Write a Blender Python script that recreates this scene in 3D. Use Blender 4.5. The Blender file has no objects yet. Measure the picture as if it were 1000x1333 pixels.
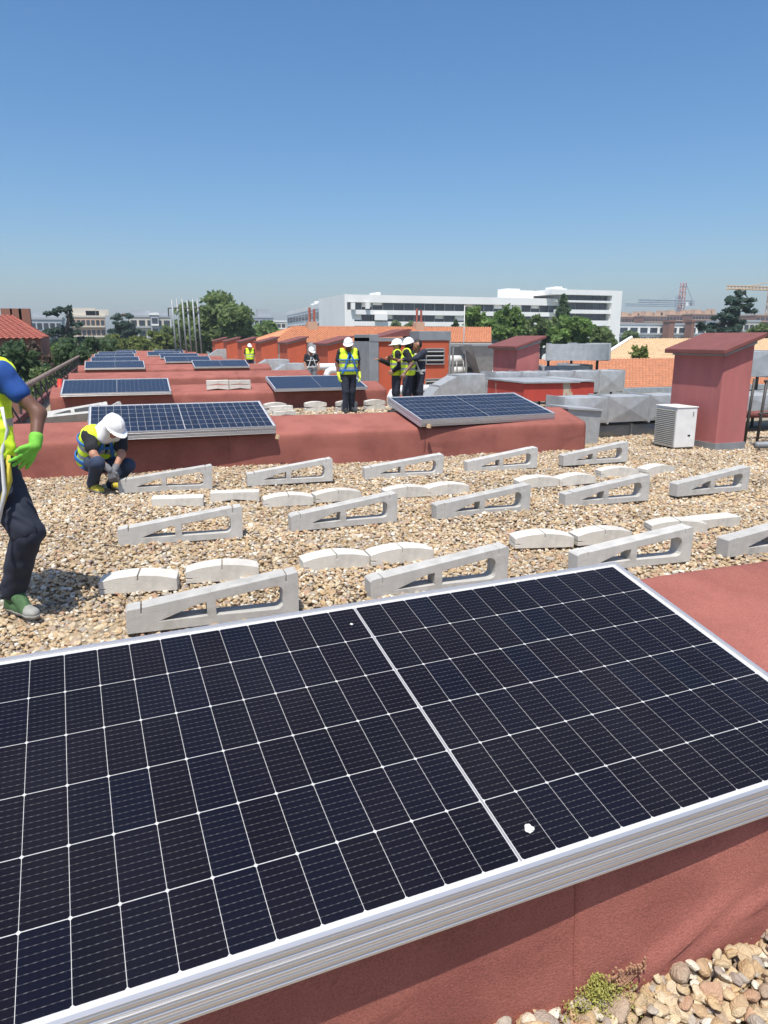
import bpy, bmesh, math, random, time
T0 = time.time()
import numpy as np
from mathutils import Vector, Matrix
R = math.radians
rng = random.Random(7)
nrg = np.random.default_rng(7)
SC = bpy.context.scene
COL = SC.collection

# ------------------------------------------------------------------ camera, sky, sun, exposure
F_PX, CX, CY = 947.0, 500.0, 666.5
PITCH = math.atan((CY - 440.0) / F_PX)
YAW = math.atan2(500 - 145, math.hypot(F_PX, CY - 440.0))
EYE = Vector((0, 0, 1.65))
cam = bpy.data.cameras.new('camera')
cam.sensor_fit = 'HORIZONTAL'; cam.sensor_width = 36.0
cam.lens = 36.0 * F_PX / 1000.0
cam.clip_start = 0.05; cam.clip_end = 6000
cam_o = bpy.data.objects.new('camera', cam); COL.objects.link(cam_o)
cam_o.location = EYE
cam_o.rotation_euler = (math.pi / 2 - PITCH, 0, -YAW)
SC.camera = cam_o

SUN_EL, SUN_AZ = R(66), math.atan2(-0.5, -0.87)
SDIR = Vector((math.sin(SUN_AZ) * math.cos(SUN_EL), math.cos(SUN_AZ) * math.cos(SUN_EL), math.sin(SUN_EL)))
world = bpy.data.worlds.new('World'); SC.world = world; world.use_nodes = True
wn = world.node_tree.nodes; wl = world.node_tree.links
bg = wn['Background']
sky = wn.new('ShaderNodeTexSky'); sky.sky_type = 'NISHITA'; sky.sun_disc = False
sky.sun_elevation = SUN_EL; sky.sun_rotation = SUN_AZ
sky.altitude = 600; sky.air_density = 1.1; sky.dust_density = 3.2; sky.ozone_density = 5.0
hsv = wn.new('ShaderNodeHueSaturation'); hsv.inputs['Saturation'].default_value = 1.22; hsv.inputs['Hue'].default_value = .499
wl.new(sky.outputs[0], hsv.inputs['Color']); wl.new(hsv.outputs[0], bg.inputs[0]); bg.inputs[1].default_value = 0.124
sun = bpy.data.lights.new('sun', 'SUN'); sun.energy = 4.4; sun.angle = R(0.53); sun.color = (1.0, 0.955, 0.88)
sun_o = bpy.data.objects.new('sun', sun); COL.objects.link(sun_o)
sun_o.rotation_euler = (-SDIR).to_track_quat('-Z', 'Y').to_euler()
SC.view_settings.view_transform = 'Standard'; SC.view_settings.look = 'None'
SC.view_settings.gamma = 1.0; SC.view_settings.exposure = 0.28
SC.cycles.max_bounces = 6; SC.cycles.transparent_max_bounces = 16

# ------------------------------------------------------------------ helpers: placing
_fw = Vector((math.sin(YAW) * math.cos(PITCH), math.cos(YAW) * math.cos(PITCH), -math.sin(PITCH)))
_rt = Vector((math.cos(YAW), -math.sin(YAW), 0)); _dn = -_rt.cross(_fw)
def ray(u, v): return _rt * ((u - CX) / F_PX) + _dn * ((v - CY) / F_PX) + _fw
def at(u, v, Y):
    d = ray(u, v); return EYE + d * (Y / d.y)
def gnd(u, v, z=0.0):
    d = ray(u, v); return EYE + d * ((z - EYE.z) / d.z)

# ------------------------------------------------------------------ helpers: materials
MATS = {}
def mat(name, col, rough=0.8, metal=0.0, var=0.0, vscale=4.0, bump=0.0, bscale=60.0, col2=None, c2scale=3.0, c2lo=.45, c2hi=.65, rand=0.0, spec=0.5, stretch=(1,1,1), coat=0.0):
    m = bpy.data.materials.new(name); m.use_nodes = True
    n = m.node_tree.nodes; l = m.node_tree.links; b = n['Principled BSDF']
    b.inputs['Roughness'].default_value = rough; b.inputs['Metallic'].default_value = metal
    b.inputs['Specular IOR Level'].default_value = spec
    b.inputs['Coat Weight'].default_value = coat
    tc = n.new('ShaderNodeTexCoord'); mp = n.new('ShaderNodeMapping'); mp.inputs['Scale'].default_value = stretch
    l.new(tc.outputs['Object'], mp.inputs[0]); vec = mp.outputs[0]
    rgb = n.new('ShaderNodeRGB'); rgb.outputs[0].default_value = (*col, 1); cur = rgb.outputs[0]
    if col2:
        t = n.new('ShaderNodeTexNoise'); t.inputs['Scale'].default_value = c2scale; t.inputs['Detail'].default_value = 6; t.inputs['Roughness'].default_value = .62
        l.new(vec, t.inputs[0])
        mr = n.new('ShaderNodeMapRange'); mr.inputs[1].default_value = c2lo; mr.inputs[2].default_value = c2hi; l.new(t.outputs[0], mr.inputs[0])
        mx = n.new('ShaderNodeMix'); mx.data_type = 'RGBA'; l.new(mr.outputs[0], mx.inputs[0]); l.new(cur, mx.inputs[6]); mx.inputs[7].default_value = (*col2, 1); cur = mx.outputs[2]
    if var:
        t = n.new('ShaderNodeTexNoise'); t.inputs['Scale'].default_value = vscale; t.inputs['Detail'].default_value = 5; l.new(vec, t.inputs[0])
        mr = n.new('ShaderNodeMapRange'); mr.inputs[1].default_value = .25; mr.inputs[2].default_value = .75; mr.inputs[3].default_value = 1 - var; mr.inputs[4].default_value = 1 + var; l.new(t.outputs[0], mr.inputs[0])
        hs = n.new('ShaderNodeHueSaturation'); l.new(mr.outputs[0], hs.inputs['Value']); l.new(cur, hs.inputs['Color']); cur = hs.outputs[0]
    if rand:
        oi = n.new('ShaderNodeObjectInfo'); mr = n.new('ShaderNodeMapRange'); mr.inputs[3].default_value = 1 - rand; mr.inputs[4].default_value = 1 + rand; l.new(oi.outputs['Random'], mr.inputs[0])
        hs = n.new('ShaderNodeHueSaturation'); l.new(mr.outputs[0], hs.inputs['Value']); l.new(cur, hs.inputs['Color']); cur = hs.outputs[0]
    l.new(cur, b.inputs['Base Color'])
    if bump:
        t = n.new('ShaderNodeTexNoise'); t.inputs['Scale'].default_value = bscale; t.inputs['Detail'].default_value = 4; l.new(vec, t.inputs[0])
        bp = n.new('ShaderNodeBump'); bp.inputs['Strength'].default_value = bump; bp.inputs['Distance'].default_value = .01; l.new(t.outputs[0], bp.inputs['Height']); l.new(bp.outputs[0], b.inputs['Normal'])
    MATS[name] = m
    return m

# red mineral felt: granulated speckle
def felt_mat():
    m = mat('red_felt', (.315, .115, .090), rough=.95, var=.15, vscale=1.1, col2=(.255, .09, .072), c2scale=2.6, spec=.2)
    n = m.node_tree.nodes; l = m.node_tree.links; b = n['Principled BSDF']
    tc = n.new('ShaderNodeTexCoord')
    t = n.new('ShaderNodeTexNoise'); t.inputs['Scale'].default_value = 190; t.inputs['Detail'].default_value = 2; l.new(tc.outputs['Object'], t.inputs[0])
    mr = n.new('ShaderNodeMapRange'); mr.inputs[1].default_value = .28; mr.inputs[2].default_value = .72; mr.inputs[3].default_value = .80; mr.inputs[4].default_value = 1.22; l.new(t.outputs[0], mr.inputs[0])
    hs = n.new('ShaderNodeHueSaturation'); old = b.inputs['Base Color'].links[0].from_socket
    l.new(old, hs.inputs['Color']); l.new(mr.outputs[0], hs.inputs['Value']); l.new(hs.outputs[0], b.inputs['Base Color'])
    bp = n.new('ShaderNodeBump'); bp.inputs['Strength'].default_value = .5; bp.inputs['Distance'].default_value = .004; l.new(t.outputs[0], bp.inputs['Height']); l.new(bp.outputs[0], b.inputs['Normal'])
    return m
felt_mat()
mat('concrete', (.51, .495, .46), rough=.92, var=.13, vscale=9, bump=.5, bscale=150, col2=(.41, .395, .36), c2scale=7, c2lo=.50, c2hi=.68, rand=.09)
mat('pale_concrete', (.68, .645, .57), rough=.92, var=.12, vscale=11, bump=.5, bscale=120, col2=(.56, .53, .47), c2scale=6, rand=.08)
mat('aluminium', (.57, .57, .58), rough=.36, metal=.6, var=.05, vscale=3, stretch=(.3, 30, 30))
mat('galvanised', (.44, .45, .45), rough=.55, metal=.35, var=.16, vscale=7, col2=(.42, .44, .45), c2scale=2.5, bump=.08, bscale=9)
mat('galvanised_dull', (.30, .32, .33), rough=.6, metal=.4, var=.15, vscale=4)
mat('backsheet', (.55, .56, .58), rough=.5)
mat('grid_silver', (.34, .34, .36), rough=.4, metal=.3)
mat('black_rubber', (.02, .02, .02), rough=.7)
mat('dark_metal', (.07, .065, .06), rough=.6, metal=.3, var=.2)
mat('steel', (.42, .42, .41), rough=.5, metal=.5, var=.12)
mat('rust_pipe', (.22, .15, .12), rough=.8, var=.25, vscale=6, col2=(.33, .26, .22), c2scale=8)
mat('red_plaster', (.43, .140, .130), rough=.93, var=.11, vscale=3.2, stretch=(1.4, 1.4, .35), bump=.35, bscale=70, col2=(.37, .13, .12), c2scale=2.2)
mat('orange_plaster', (.50, .105, .05), rough=.9, var=.09, vscale=3, bump=.3, bscale=50)
mat('red_roofing', (.19, .065, .058), rough=.9, var=.14, vscale=6, bump=.4, bscale=120)
mat('peeling_red', (.47, .06, .04), rough=.7, var=.14, vscale=5, col2=(.48, .42, .31), c2scale=3.4, c2lo=.60, c2hi=.64, stretch=(1, 1, .35))
mat('white_paint', (.78, .78, .77), rough=.5, var=.05, vscale=4)
mat('white_plastic', (.82, .82, .80), rough=.35, var=.03)
mat('ac_white', (.76, .76, .73), rough=.45, var=.08, vscale=5, col2=(.62, .60, .55), c2scale=3.2, c2lo=.55, c2hi=.75)
mat('ac_grille', (.42, .40, .34), rough=.6, metal=.2, var=.1)
mat('building_white', (.84, .83, .79), rough=.8, var=.05, vscale=.2)
mat('building_cream', (.60, .55, .46), rough=.85, var=.06, vscale=.2)
mat('building_grey', (.38, .40, .42), rough=.8, var=.08, vscale=.2)
mat('building_brick', (.26, .125, .085), rough=.9, var=.14, vscale=.4)
mat('building_tan', (.52, .36, .25), rough=.9, var=.1, vscale=.3)
mat('window_glass', (.035, .045, .055), rough=.08, spec=.6, rand=.4)
mat('window_frame', (.20, .21, .22), rough=.5)
mat('tile_orange', (.68, .30, .15), rough=.9, var=.22, vscale=5, col2=(.54, .24, .13), c2scale=9, stretch=(1, 1, 1), rand=.22)
mat('tile_pale', (.74, .54, .32), rough=.9, var=.18, vscale=3, col2=(.62, .42, .24), c2scale=6, rand=.2)
mat('tile_red', (.33, .10, .072), rough=.9, var=.18, vscale=3, rand=.15)
mat('roof_dark', (.10, .105, .11), rough=.9, var=.2, vscale=2)
mat('roof_bed', (.34, .27, .18), rough=1, var=.3, vscale=18, bump=.8, bscale=45, col2=(.20, .155, .10), c2scale=22)
mat('street_ground', (.12, .125, .09), rough=1, var=.3, vscale=.05, col2=(.07, .10, .04), c2scale=.03)
mat('bark', (.14, .10, .075), rough=.95, var=.3, vscale=8)
def leafmat(name, c, rand=.0):
    m = mat(name, tuple(q * 1.2 for q in c), rough=.6, var=.35, vscale=.9, spec=.3)
    b = m.node_tree.nodes['Principled BSDF']
    n = m.node_tree.nodes; l = m.node_tree.links; tr = n.new('ShaderNodeBsdfTranslucent'); mx = n.new('ShaderNodeMixShader'); mx.inputs[0].default_value = .52
    l.new(b.inputs['Base Color'].links[0].from_socket, tr.inputs[0]); l.new(b.outputs[0], mx.inputs[1]); l.new(tr.outputs[0], mx.inputs[2]); l.new(mx.outputs[0], n['Material Output'].inputs[0])
    return m
leafmat('leaf_green', (0.176, 0.267, 0.078)); leafmat('leaf_dark', (0.091, 0.143, 0.065)); leafmat('leaf_cedar', (0.085, 0.130, 0.098))
leafmat('leaf_olive', (.20, .235, .065)); leafmat('leaf_mid', (0.182, 0.240, 0.094)); leafmat('leaf_dry', (.14, .10, .075))
mat('sprig', (.38, .37, .10), rough=.7, var=.3, vscale=60)
mat('sprig_dry', (.36, .20, .12), rough=.8)
mat('crane_red', (.42, .13, .09), rough=.6); mat('crane_yellow', (.55, .33, .12), rough=.6); mat('crane_grey', (.22, .27, .33), rough=.6)
mat('skin', (.40, .20, .125), rough=.55, var=.06); mat('skin_dark', (.16, .075, .048), rough=.5, var=.08)
mat('navy_cloth', (.022, .027, .045), rough=.9, var=.3, vscale=10, bump=.3, bscale=30)
mat('black_cloth', (.016, .017, .02), rough=.9, var=.3, vscale=10, bump=.3, bscale=30)
mat('denim', (.030, .045, .085), rough=.9, var=.3, vscale=10)
mat('blue_cloth', (.012, .065, .27), rough=.85, var=.2, vscale=12)
mat('strap_blue', (.03, .16, .46), rough=.7)
mat('grey_cloth', (.22, .23, .25), rough=.9, var=.2, vscale=20)
mat('white_cloth', (.74, .72, .70), rough=.9, var=.06, vscale=14)
mat('hi_vis', (.70, .92, .035), rough=.8, var=.12, vscale=9)
mat('hi_vis_band', (.34, .36, .37), rough=.4, var=.1)
mat('glove_green', (.17, .50, .05), rough=.8, var=.15, vscale=30)
mat('glove_yellow', (.72, .85, .08), rough=.8, var=.1, vscale=30)
mat('glove_grey', (.16, .16, .17), rough=.85, var=.15, vscale=30)
mat('helmet_white', (.84, .84, .83), rough=.3)
mat('shoe_grey', (.30, .30, .27), rough=.8, var=.2, vscale=20); mat('shoe_green', (.06, .13, .05), rough=.8, var=.3, vscale=30)
mat('shoe_yellow', (.55, .45, .05), rough=.8); mat('rope_white', (.62, .62, .60), rough=.8)
mat('wood', (.48, .34, .20), rough=.8, var=.2, vscale=14, stretch=(1, 8, 8)); mat('dropping', (.60, .59, .56), rough=.9, var=.1, vscale=60)
mat('hair', (.015, .012, .010), rough=.6)
mat('red_plastic', (.55, .05, .03), rough=.5)
mat('gravel_brown', (.3, .2, .13), rough=.9)

def cell_mat():
    m = bpy.data.materials.new('solar_cell'); m.use_nodes = True
    n = m.node_tree.nodes; l = m.node_tree.links; b = n['Principled BSDF']
    oi = n.new('ShaderNodeObjectInfo')
    rp = n.new('ShaderNodeValToRGB'); e = rp.color_ramp.elements
    e[0].color = (.0052, .0054, .0105, 1); e[1].color = (.0048, .0058, .0140, 1)
    x = e.new(.5); x.color = (.0064, .0052, .0102, 1)
    l.new(oi.outputs['Random'], rp.inputs[0])
    tc = n.new('ShaderNodeTexCoord'); sp = n.new('ShaderNodeSeparateXYZ'); l.new(tc.outputs['Object'], sp.inputs[0])
    # ten bus bars across the cell, broken into dashes by pads
    def math_(op, a, bb=None, v=None):
        q = n.new('ShaderNodeMath'); q.operation = op; l.new(a, q.inputs[0])
        if bb is not None: l.new(bb, q.inputs[1])
        if v is not None: q.inputs[1].default_value = v
        return q.outputs[0]
    fy = math_('FRACT', math_('ADD', math_('MULTIPLY', sp.outputs[1], v=1 / .01785), v=.5 + 40))
    ln = math_('LESS_THAN', math_('ABSOLUTE', math_('SUBTRACT', fy, v=.5)), v=.030)
    fx = math_('FRACT', math_('ADD', math_('MULTIPLY', sp.outputs[0], v=1 / .0152), v=40.5))
    pad = math_('LESS_THAN', math_('ABSOLUTE', math_('SUBTRACT', fx, v=.5)), v=.22)
    wide = math_('LESS_THAN', math_('ABSOLUTE', math_('SUBTRACT', fy, v=.5)), v=.055)
    both = math_('MAXIMUM', math_('MULTIPLY', ln, v=.18), math_('MULTIPLY', math_('MULTIPLY', pad, wide), v=.30))
    nz = n.new('ShaderNodeTexNoise'); nz.inputs['Scale'].default_value = 45; l.new(tc.outputs['Object'], nz.inputs[0])
    fac = math_('MULTIPLY', both, math_('MULTIPLY', nz.outputs[0], v=1.1))
    mx = n.new('ShaderNodeMix'); mx.data_type = 'RGBA'; l.new(fac, mx.inputs[0]); l.new(rp.outputs[0], mx.inputs[6]); mx.inputs[7].default_value = (.45, .45, .48, 1)
    l.new(mx.outputs[2], b.inputs['Base Color'])
    b.inputs['Roughness'].default_value = .9; b.inputs['Specular IOR Level'].default_value = .02
    MATS['solar_cell'] = m
cell_mat()
mat('far_cell', (.022, .036, .072), rough=.45, spec=.3)  # bluish sky reflection is painted into this cell colour
mat('mid_cell', (.013, .021, .046), rough=.45, spec=.3, rand=.25)  # cell colour holds a weaker painted tint of reflected sky
def glass_mat():
    m = bpy.data.materials.new('panel_glass'); m.use_nodes = True
    n = m.node_tree.nodes; l = m.node_tree.links; n.remove(n['Principled BSDF']); out = n['Material Output']
    t = n.new('ShaderNodeBsdfTransparent'); g = n.new('ShaderNodeBsdfGlossy'); g.inputs['Roughness'].default_value = .12
    d = n.new('ShaderNodeBsdfDiffuse'); d.inputs[0].default_value = (.55, .50, .44, 1)
    fr = n.new('ShaderNodeFresnel'); fr.inputs[0].default_value = 1.30
    tc = n.new('ShaderNodeTexCoord'); nz = n.new('ShaderNodeTexNoise'); nz.inputs['Scale'].default_value = 2.5; nz.inputs['Detail'].default_value = 8; l.new(tc.outputs['Object'], nz.inputs[0])
    mr = n.new('ShaderNodeMapRange'); mr.inputs[1].default_value = .35; mr.inputs[2].default_value = .8; mr.inputs[3].default_value = .002; mr.inputs[4].default_value = .012; l.new(nz.outputs[0], mr.inputs[0])
    m1 = n.new('ShaderNodeMixShader'); l.new(fr.outputs[0], m1.inputs[0]); l.new(t.outputs[0], m1.inputs[1]); l.new(g.outputs[0], m1.inputs[2])
    m2 = n.new('ShaderNodeMixShader'); l.new(mr.outputs[0], m2.inputs[0]); l.new(m1.outputs[0], m2.inputs[1]); l.new(d.outputs[0], m2.inputs[2])
    l.new(m2.outputs[0], out.inputs[0]); MATS['panel_glass'] = m
glass_mat()
def pebble_mat():
    m = bpy.data.materials.new('pebble'); m.use_nodes = True
    n = m.node_tree.nodes; l = m.node_tree.links; b = n['Principled BSDF']; b.inputs['Roughness'].default_value = .75
    oi = n.new('ShaderNodeObjectInfo'); rp = n.new('ShaderNodeValToRGB'); rp.color_ramp.interpolation = 'CONSTANT'
    cols = [(.50, .38, .24), (.56, .44, .29), (.46, .33, .21), (.60, .50, .36), (.40, .31, .23), (.54, .42, .27), (.68, .61, .49), (.49, .36, .22), (.42, .37, .31), (.58, .47, .33), (.47, .31, .21), (.73, .68, .58), (.53, .41, .27), (.37, .31, .26), (.62, .51, .35), (.55, .40, .24)]
    els = rp.color_ramp.elements
    els[0].color = (*cols[0], 1); els[0].position = 0
    els[1].color = (*cols[1], 1); els[1].position = 1 / len(cols)
    for i in range(2, len(cols)):
        e = els.new(i / len(cols)); e.color = (*cols[i], 1)
    l.new(oi.outputs['Random'], rp.inputs[0])
    tc = n.new('ShaderNodeTexCoord'); t = n.new('ShaderNodeTexNoise'); t.inputs['Scale'].default_value = 1.6; t.inputs['Detail'].default_value = 6; l.new(tc.outputs['Object'], t.inputs[0])
    mr = n.new('ShaderNodeMapRange'); mr.inputs[1].default_value = .25; mr.inputs[2].default_value = .75; mr.inputs[3].default_value = .76; mr.inputs[4].default_value = 1.22; l.new(t.outputs[0], mr.inputs[0])
    hs = n.new('ShaderNodeHueSaturation'); hs.inputs['Saturation'].default_value = 1.10; l.new(rp.outputs[0], hs.inputs['Color']); l.new(mr.outputs[0], hs.inputs['Value']); l.new(hs.outputs[0], b.inputs['Base Color'])
    gp_ = n.new('ShaderNodeNewGeometry'); tw = n.new('ShaderNodeTexNoise'); tw.inputs['Scale'].default_value = .9; tw.inputs['Detail'].default_value = 5; l.new(gp_.outputs['Position'], tw.inputs[0])
    mw = n.new('ShaderNodeMapRange'); mw.inputs[1].default_value = .3; mw.inputs[2].default_value = .7; mw.inputs[3].default_value = .80; mw.inputs[4].default_value = 1.10; l.new(tw.outputs[0], mw.inputs[0])
    h2 = n.new('ShaderNodeHueSaturation'); l.new(hs.outputs[0], h2.inputs['Color']); l.new(mw.outputs[0], h2.inputs['Value']); l.new(h2.outputs[0], b.inputs['Base Color'])
    bp = n.new('ShaderNodeBump'); bp.inputs['Strength'].default_value = .35; bp.inputs['Distance'].default_value = .08; t2 = n.new('ShaderNodeTexNoise'); t2.inputs['Scale'].default_value = 5; l.new(tc.outputs['Object'], t2.inputs[0]); l.new(t2.outputs[0], bp.inputs['Height']); l.new(bp.outputs[0], b.inputs['Normal'])
    MATS['pebble'] = m
pebble_mat()

# ------------------------------------------------------------------ helpers: meshes and objects
def tag(o, label=None, cat=None, group=None, kind=None):
    if label: o['label'] = label
    if cat: o['category'] = cat
    if group: o['group'] = group
    if kind: o['kind'] = kind
    return o
def link(o, parent=None):
    COL.objects.link(o)
    if parent is not None: o.parent = parent
    return o
def empty(name, loc=(0, 0, 0), rz=0.0, label=None, cat=None, group=None):
    o = bpy.data.objects.new(name, None); o.location = loc; o.rotation_euler = (0, 0, rz); o.empty_display_size = .1
    link(o); return tag(o, label, cat, group)
def copy_tree(o, parent=None):
    c = o.copy(); COL.objects.link(c); c.parent = parent
    for ch in list(o.children): copy_tree(ch, c)
    return c
class MB:
    def __init__(s): s.v = []; s.f = []; s.m = []; s.cur = 0
    def add(s, vs, fs):
        o = len(s.v); s.v += [tuple(x) for x in vs]; s.f += [tuple(i + o for i in f) for f in fs]; s.m += [s.cur] * len(fs); return s
    def box(s, c, d, rot=None):
        x, y, z = d[0] / 2, d[1] / 2, d[2] / 2
        vs = [Vector((i * x, j * y, k * z)) for k in (-1, 1) for j in (-1, 1) for i in (-1, 1)]
        if rot is not None: vs = [rot @ q for q in vs]
        c = Vector(c); return s.add([q + c for q in vs], [(0, 2, 3, 1), (4, 5, 7, 6), (0, 1, 5, 4), (2, 6, 7, 3), (0, 4, 6, 2), (1, 3, 7, 5)])
    def box2(s, a, b):
        return s.box([(a[i] + b[i]) / 2 for i in range(3)], [abs(b[i] - a[i]) for i in range(3)])
    def prism(s, poly, a, b, axis='y'):
        n = len(poly)
        def P(p, t): return {'y': (p[0], t, p[1]), 'x': (t, p[0], p[1]), 'z': (p[0], p[1], t)}[axis]
        vs = [P(p, a) for p in poly] + [P(p, b) for p in poly]
        return s.add(vs, [tuple(range(n))[::-1], tuple(range(n, 2 * n))] + [(i, (i + 1) % n, n + (i + 1) % n, n + i) for i in range(n)])
    def tube(s, pts, r, n=8, r2=None):
        pts = [Vector(p) for p in pts]; rings = []
        for i, p in enumerate(pts):
            t = (pts[min(i + 1, len(pts) - 1)] - pts[max(i - 1, 0)]).normalized()
            u = t.cross(Vector((0, 0, 1)));
            if u.length < .05: u = t.cross(Vector((1, 0, 0)))
            u.normalize(); w = t.cross(u)
            rr = r if r2 is None else r + (r2 - r) * i / (len(pts) - 1)
            rings.append([p + (u * math.cos(2 * math.pi * k / n) + w * math.sin(2 * math.pi * k / n)) * rr for k in range(n)])
        vs = [q for g in rings for q in g]; fs = []
        for i in range(len(pts) - 1):
            for k in range(n): fs.append((i * n + k, i * n + (k + 1) % n, (i + 1) * n + (k + 1) % n, (i + 1) * n + k))
        fs += [tuple(range(n))[::-1], tuple(range((len(pts) - 1) * n, len(pts) * n))]
        return s.add(vs, fs)
    def mesh(s, name, mats, smooth=False):
        me = bpy.data.meshes.new(name); me.from_pydata(s.v, [], s.f)
        for m in (mats if isinstance(mats, (list, tuple)) else [mats]): me.materials.append(MATS[m])
        if isinstance(mats, (list, tuple)): me.polygons.foreach_set('material_index', s.m)
        bm = bmesh.new(); bm.from_mesh(me); bmesh.ops.recalc_face_normals(bm, faces=bm.faces); bm.to_mesh(me); bm.free()
        if smooth: me.polygons.foreach_set('use_smooth', [True] * len(me.polygons))
        me.update(); return me
    def build(s, name, mats, parent=None, loc=(0, 0, 0), rot=(0, 0, 0), bevel=0.0, smooth=False):
        o = bpy.data.objects.new(name, s.mesh(name, mats, smooth)); o.location = loc; o.rotation_euler = rot; link(o, parent)
        if bevel:
            b = o.modifiers.new('bevel', 'BEVEL'); b.width = bevel; b.segments = 2; b.limit_method = 'ANGLE'; b.angle_limit = R(35)
        return o
def obj(name, me, parent=None, loc=(0, 0, 0), rot=(0, 0, 0)):
    o = bpy.data.objects.new(name, me); o.location = loc; o.rotation_euler = rot; return link(o, parent)

# smooth-union distance fields polygonised on a grid (for bodies and clothes)
def smin(a, b, k):
    h = np.clip(.5 + .5 * (b - a) / k, 0, 1); return b * (1 - h) + a * h - k * h * (1 - h)
def cone(a, b, r1, r2):
    a = np.array(a, float); b = np.array(b, float)
    def f(P):
        ba = b - a; t = np.clip(((P - a) @ ba) / max(ba @ ba, 1e-9), 0, 1)
        return np.linalg.norm(P - a - t[..., None] * ba, axis=-1) - (r1 + (r2 - r1) * t)
    f.bb = (np.minimum(a - r1, b - r2), np.maximum(a + r1, b + r2)); return f
def ell(c, r, M=None):
    c = np.array(c, float); r = np.array(r, float); Mi = np.array(M if M is not None else np.eye(3), float)
    def f(P):
        q = (P - c) @ Mi
        k0 = np.linalg.norm(q / r, axis=-1); k1 = np.linalg.norm(q / (r * r), axis=-1) + 1e-9
        return k0 * (k0 - 1) / k1
    f.bb = (c - r.max(), c + r.max()); return f
def union(fs, k=.03):
    def f(P):
        d = fs[0](P)
        for g in fs[1:]: d = smin(d, g(P), k)
        return d
    f.bb = (np.min([g.bb[0] for g in fs], 0), np.max([g.bb[1] for g in fs], 0)); return f
def offs(f, o):
    g = lambda P: f(P) - o
    g.bb = (f.bb[0] - o, f.bb[1] + o); return g
def cut(f, *gs):
    h = lambda P: np.max([f(P)] + [g(P) for g in gs], axis=0)
    h.bb = f.bb; return h
def plane(p, n):
    p = np.array(p, float); n = np.array(n, float); n = n / np.linalg.norm(n)
    return lambda P: (P - p) @ n
def wrinkle(f, amp, fr, seed=0):
    ph = np.random.default_rng(seed).uniform(0, 6.28, 9); dr = np.random.default_rng(seed + 1).normal(size=(3, 3)) * fr
    def g(P):
        w = sum(np.sin(P @ dr[i] + ph[i] + 1.7 * np.sin(P @ dr[(i + 1) % 3] * .6 + ph[i + 3])) for i in range(3)) / 3
        return f(P) + amp * w
    g.bb = f.bb; return g
def sdf_grid(f, G, n, res, st=5):
    # coarse pass first; only cells near the surface are evaluated finely
    ci = [np.minimum(np.arange(0, n[i] + st, st), n[i] - 1) for i in range(3)]
    C = G[np.ix_(*ci)]; Dc = f(C.reshape(-1, 3)).reshape(C.shape[:3])
    near = np.abs(Dc) < st * res * 1.25 + .012
    up = [np.clip((np.arange(n[i]) + st // 2) // st, 0, len(ci[i]) - 1) for i in range(3)]
    D = Dc[np.ix_(*up)].copy(); M = near[np.ix_(*up)]
    D[M] = f(G[M]); return D
def sdf_mesh(name, f, res, mats, matfn=None):
    lo = np.array(f.bb[0]) - 3 * res; hi = np.array(f.bb[1]) + 3 * res
    n = np.ceil((hi - lo) / res).astype(int) + 1
    ax = [lo[i] + res * np.arange(n[i]) for i in range(3)]
    G = np.stack(np.meshgrid(*ax, indexing='ij'), -1).astype(np.float64)
    D = sdf_grid(f, G, n, res)
    S = D < 0
    cs = [slice(None, -1), slice(1, None)]
    cnt = np.zeros(n - 1); acc = np.zeros((*(n - 1), 3))
    for axis in range(3):
        o1, o2 = [a for a in range(3) if a != axis]
        for i in (0, 1):
            for j in (0, 1):
                sl0 = [None] * 3; sl1 = [None] * 3
                sl0[axis] = cs[0]; sl1[axis] = cs[1]; sl0[o1] = sl1[o1] = cs[i]; sl0[o2] = sl1[o2] = cs[j]
                a = D[tuple(sl0)]; b = D[tuple(sl1)]; x = (a < 0) != (b < 0)
                t = np.where(x, a / np.where(x, a - b, 1), 0)
                p = G[tuple(sl0)].copy(); p[..., axis] += t * res
                acc += np.where(x[..., None], p, 0); cnt += x
    act = cnt > 0; idx = -np.ones(n - 1, int); idx[act] = np.arange(act.sum())
    V = acc[act] / cnt[act][:, None]
    Fs = []
    for axis in range(3):
        o1, o2 = (axis + 1) % 3, (axis + 2) % 3
        sl0 = [slice(1, -1)] * 3; sl1 = [slice(1, -1)] * 3; sl0[axis] = slice(0, -1); sl1[axis] = slice(1, None)
        a = S[tuple(sl0)]; b = S[tuple(sl1)]
        E = np.argwhere(a != b)
        if not len(E): continue
        base = E.copy(); base[:, o1] += 1; base[:, o2] += 1
        fl = a[tuple(E.T)]
        def cell(d1, d2):
            q = base.copy(); q[:, o1] += d1; q[:, o2] += d2; return idx[tuple(q.T)]
        Q = np.stack([cell(-1, -1), cell(0, -1), cell(0, 0), cell(-1, 0)], 1)
        Q[~fl] = Q[~fl][:, ::-1]; Fs.append(Q)
    Fq = np.concatenate(Fs); Fq = Fq[(Fq >= 0).all(1)]
    me = bpy.data.meshes.new(name); me.from_pydata(V.tolist(), [], Fq.tolist())
    for m in mats: me.materials.append(MATS[m])
    if matfn is not None:
        c = V[Fq].mean(1); me.polygons.foreach_set('material_index', matfn(c).astype(np.int32))
    me.polygons.foreach_set('use_smooth', [True] * len(me.polygons)); me.update()
    return me

# ------------------------------------------------------------------ the setting
def struct(name, o): o['kind'] = 'structure'; return o
g = MB(); g.add([(-1500, -1500, -11), (1500, -1500, -11), (1500, 1500, -11), (-1500, 1500, -11)], [(0, 1, 2, 3)])
struct('ground', g.build('ground', 'street_ground'))
deck = MB(); deck.box2((-2.05, -4, -11), (13, 76, -.035))
roof_deck = struct('roof_deck', deck.build('roof_deck', 'roof_bed'))

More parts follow.
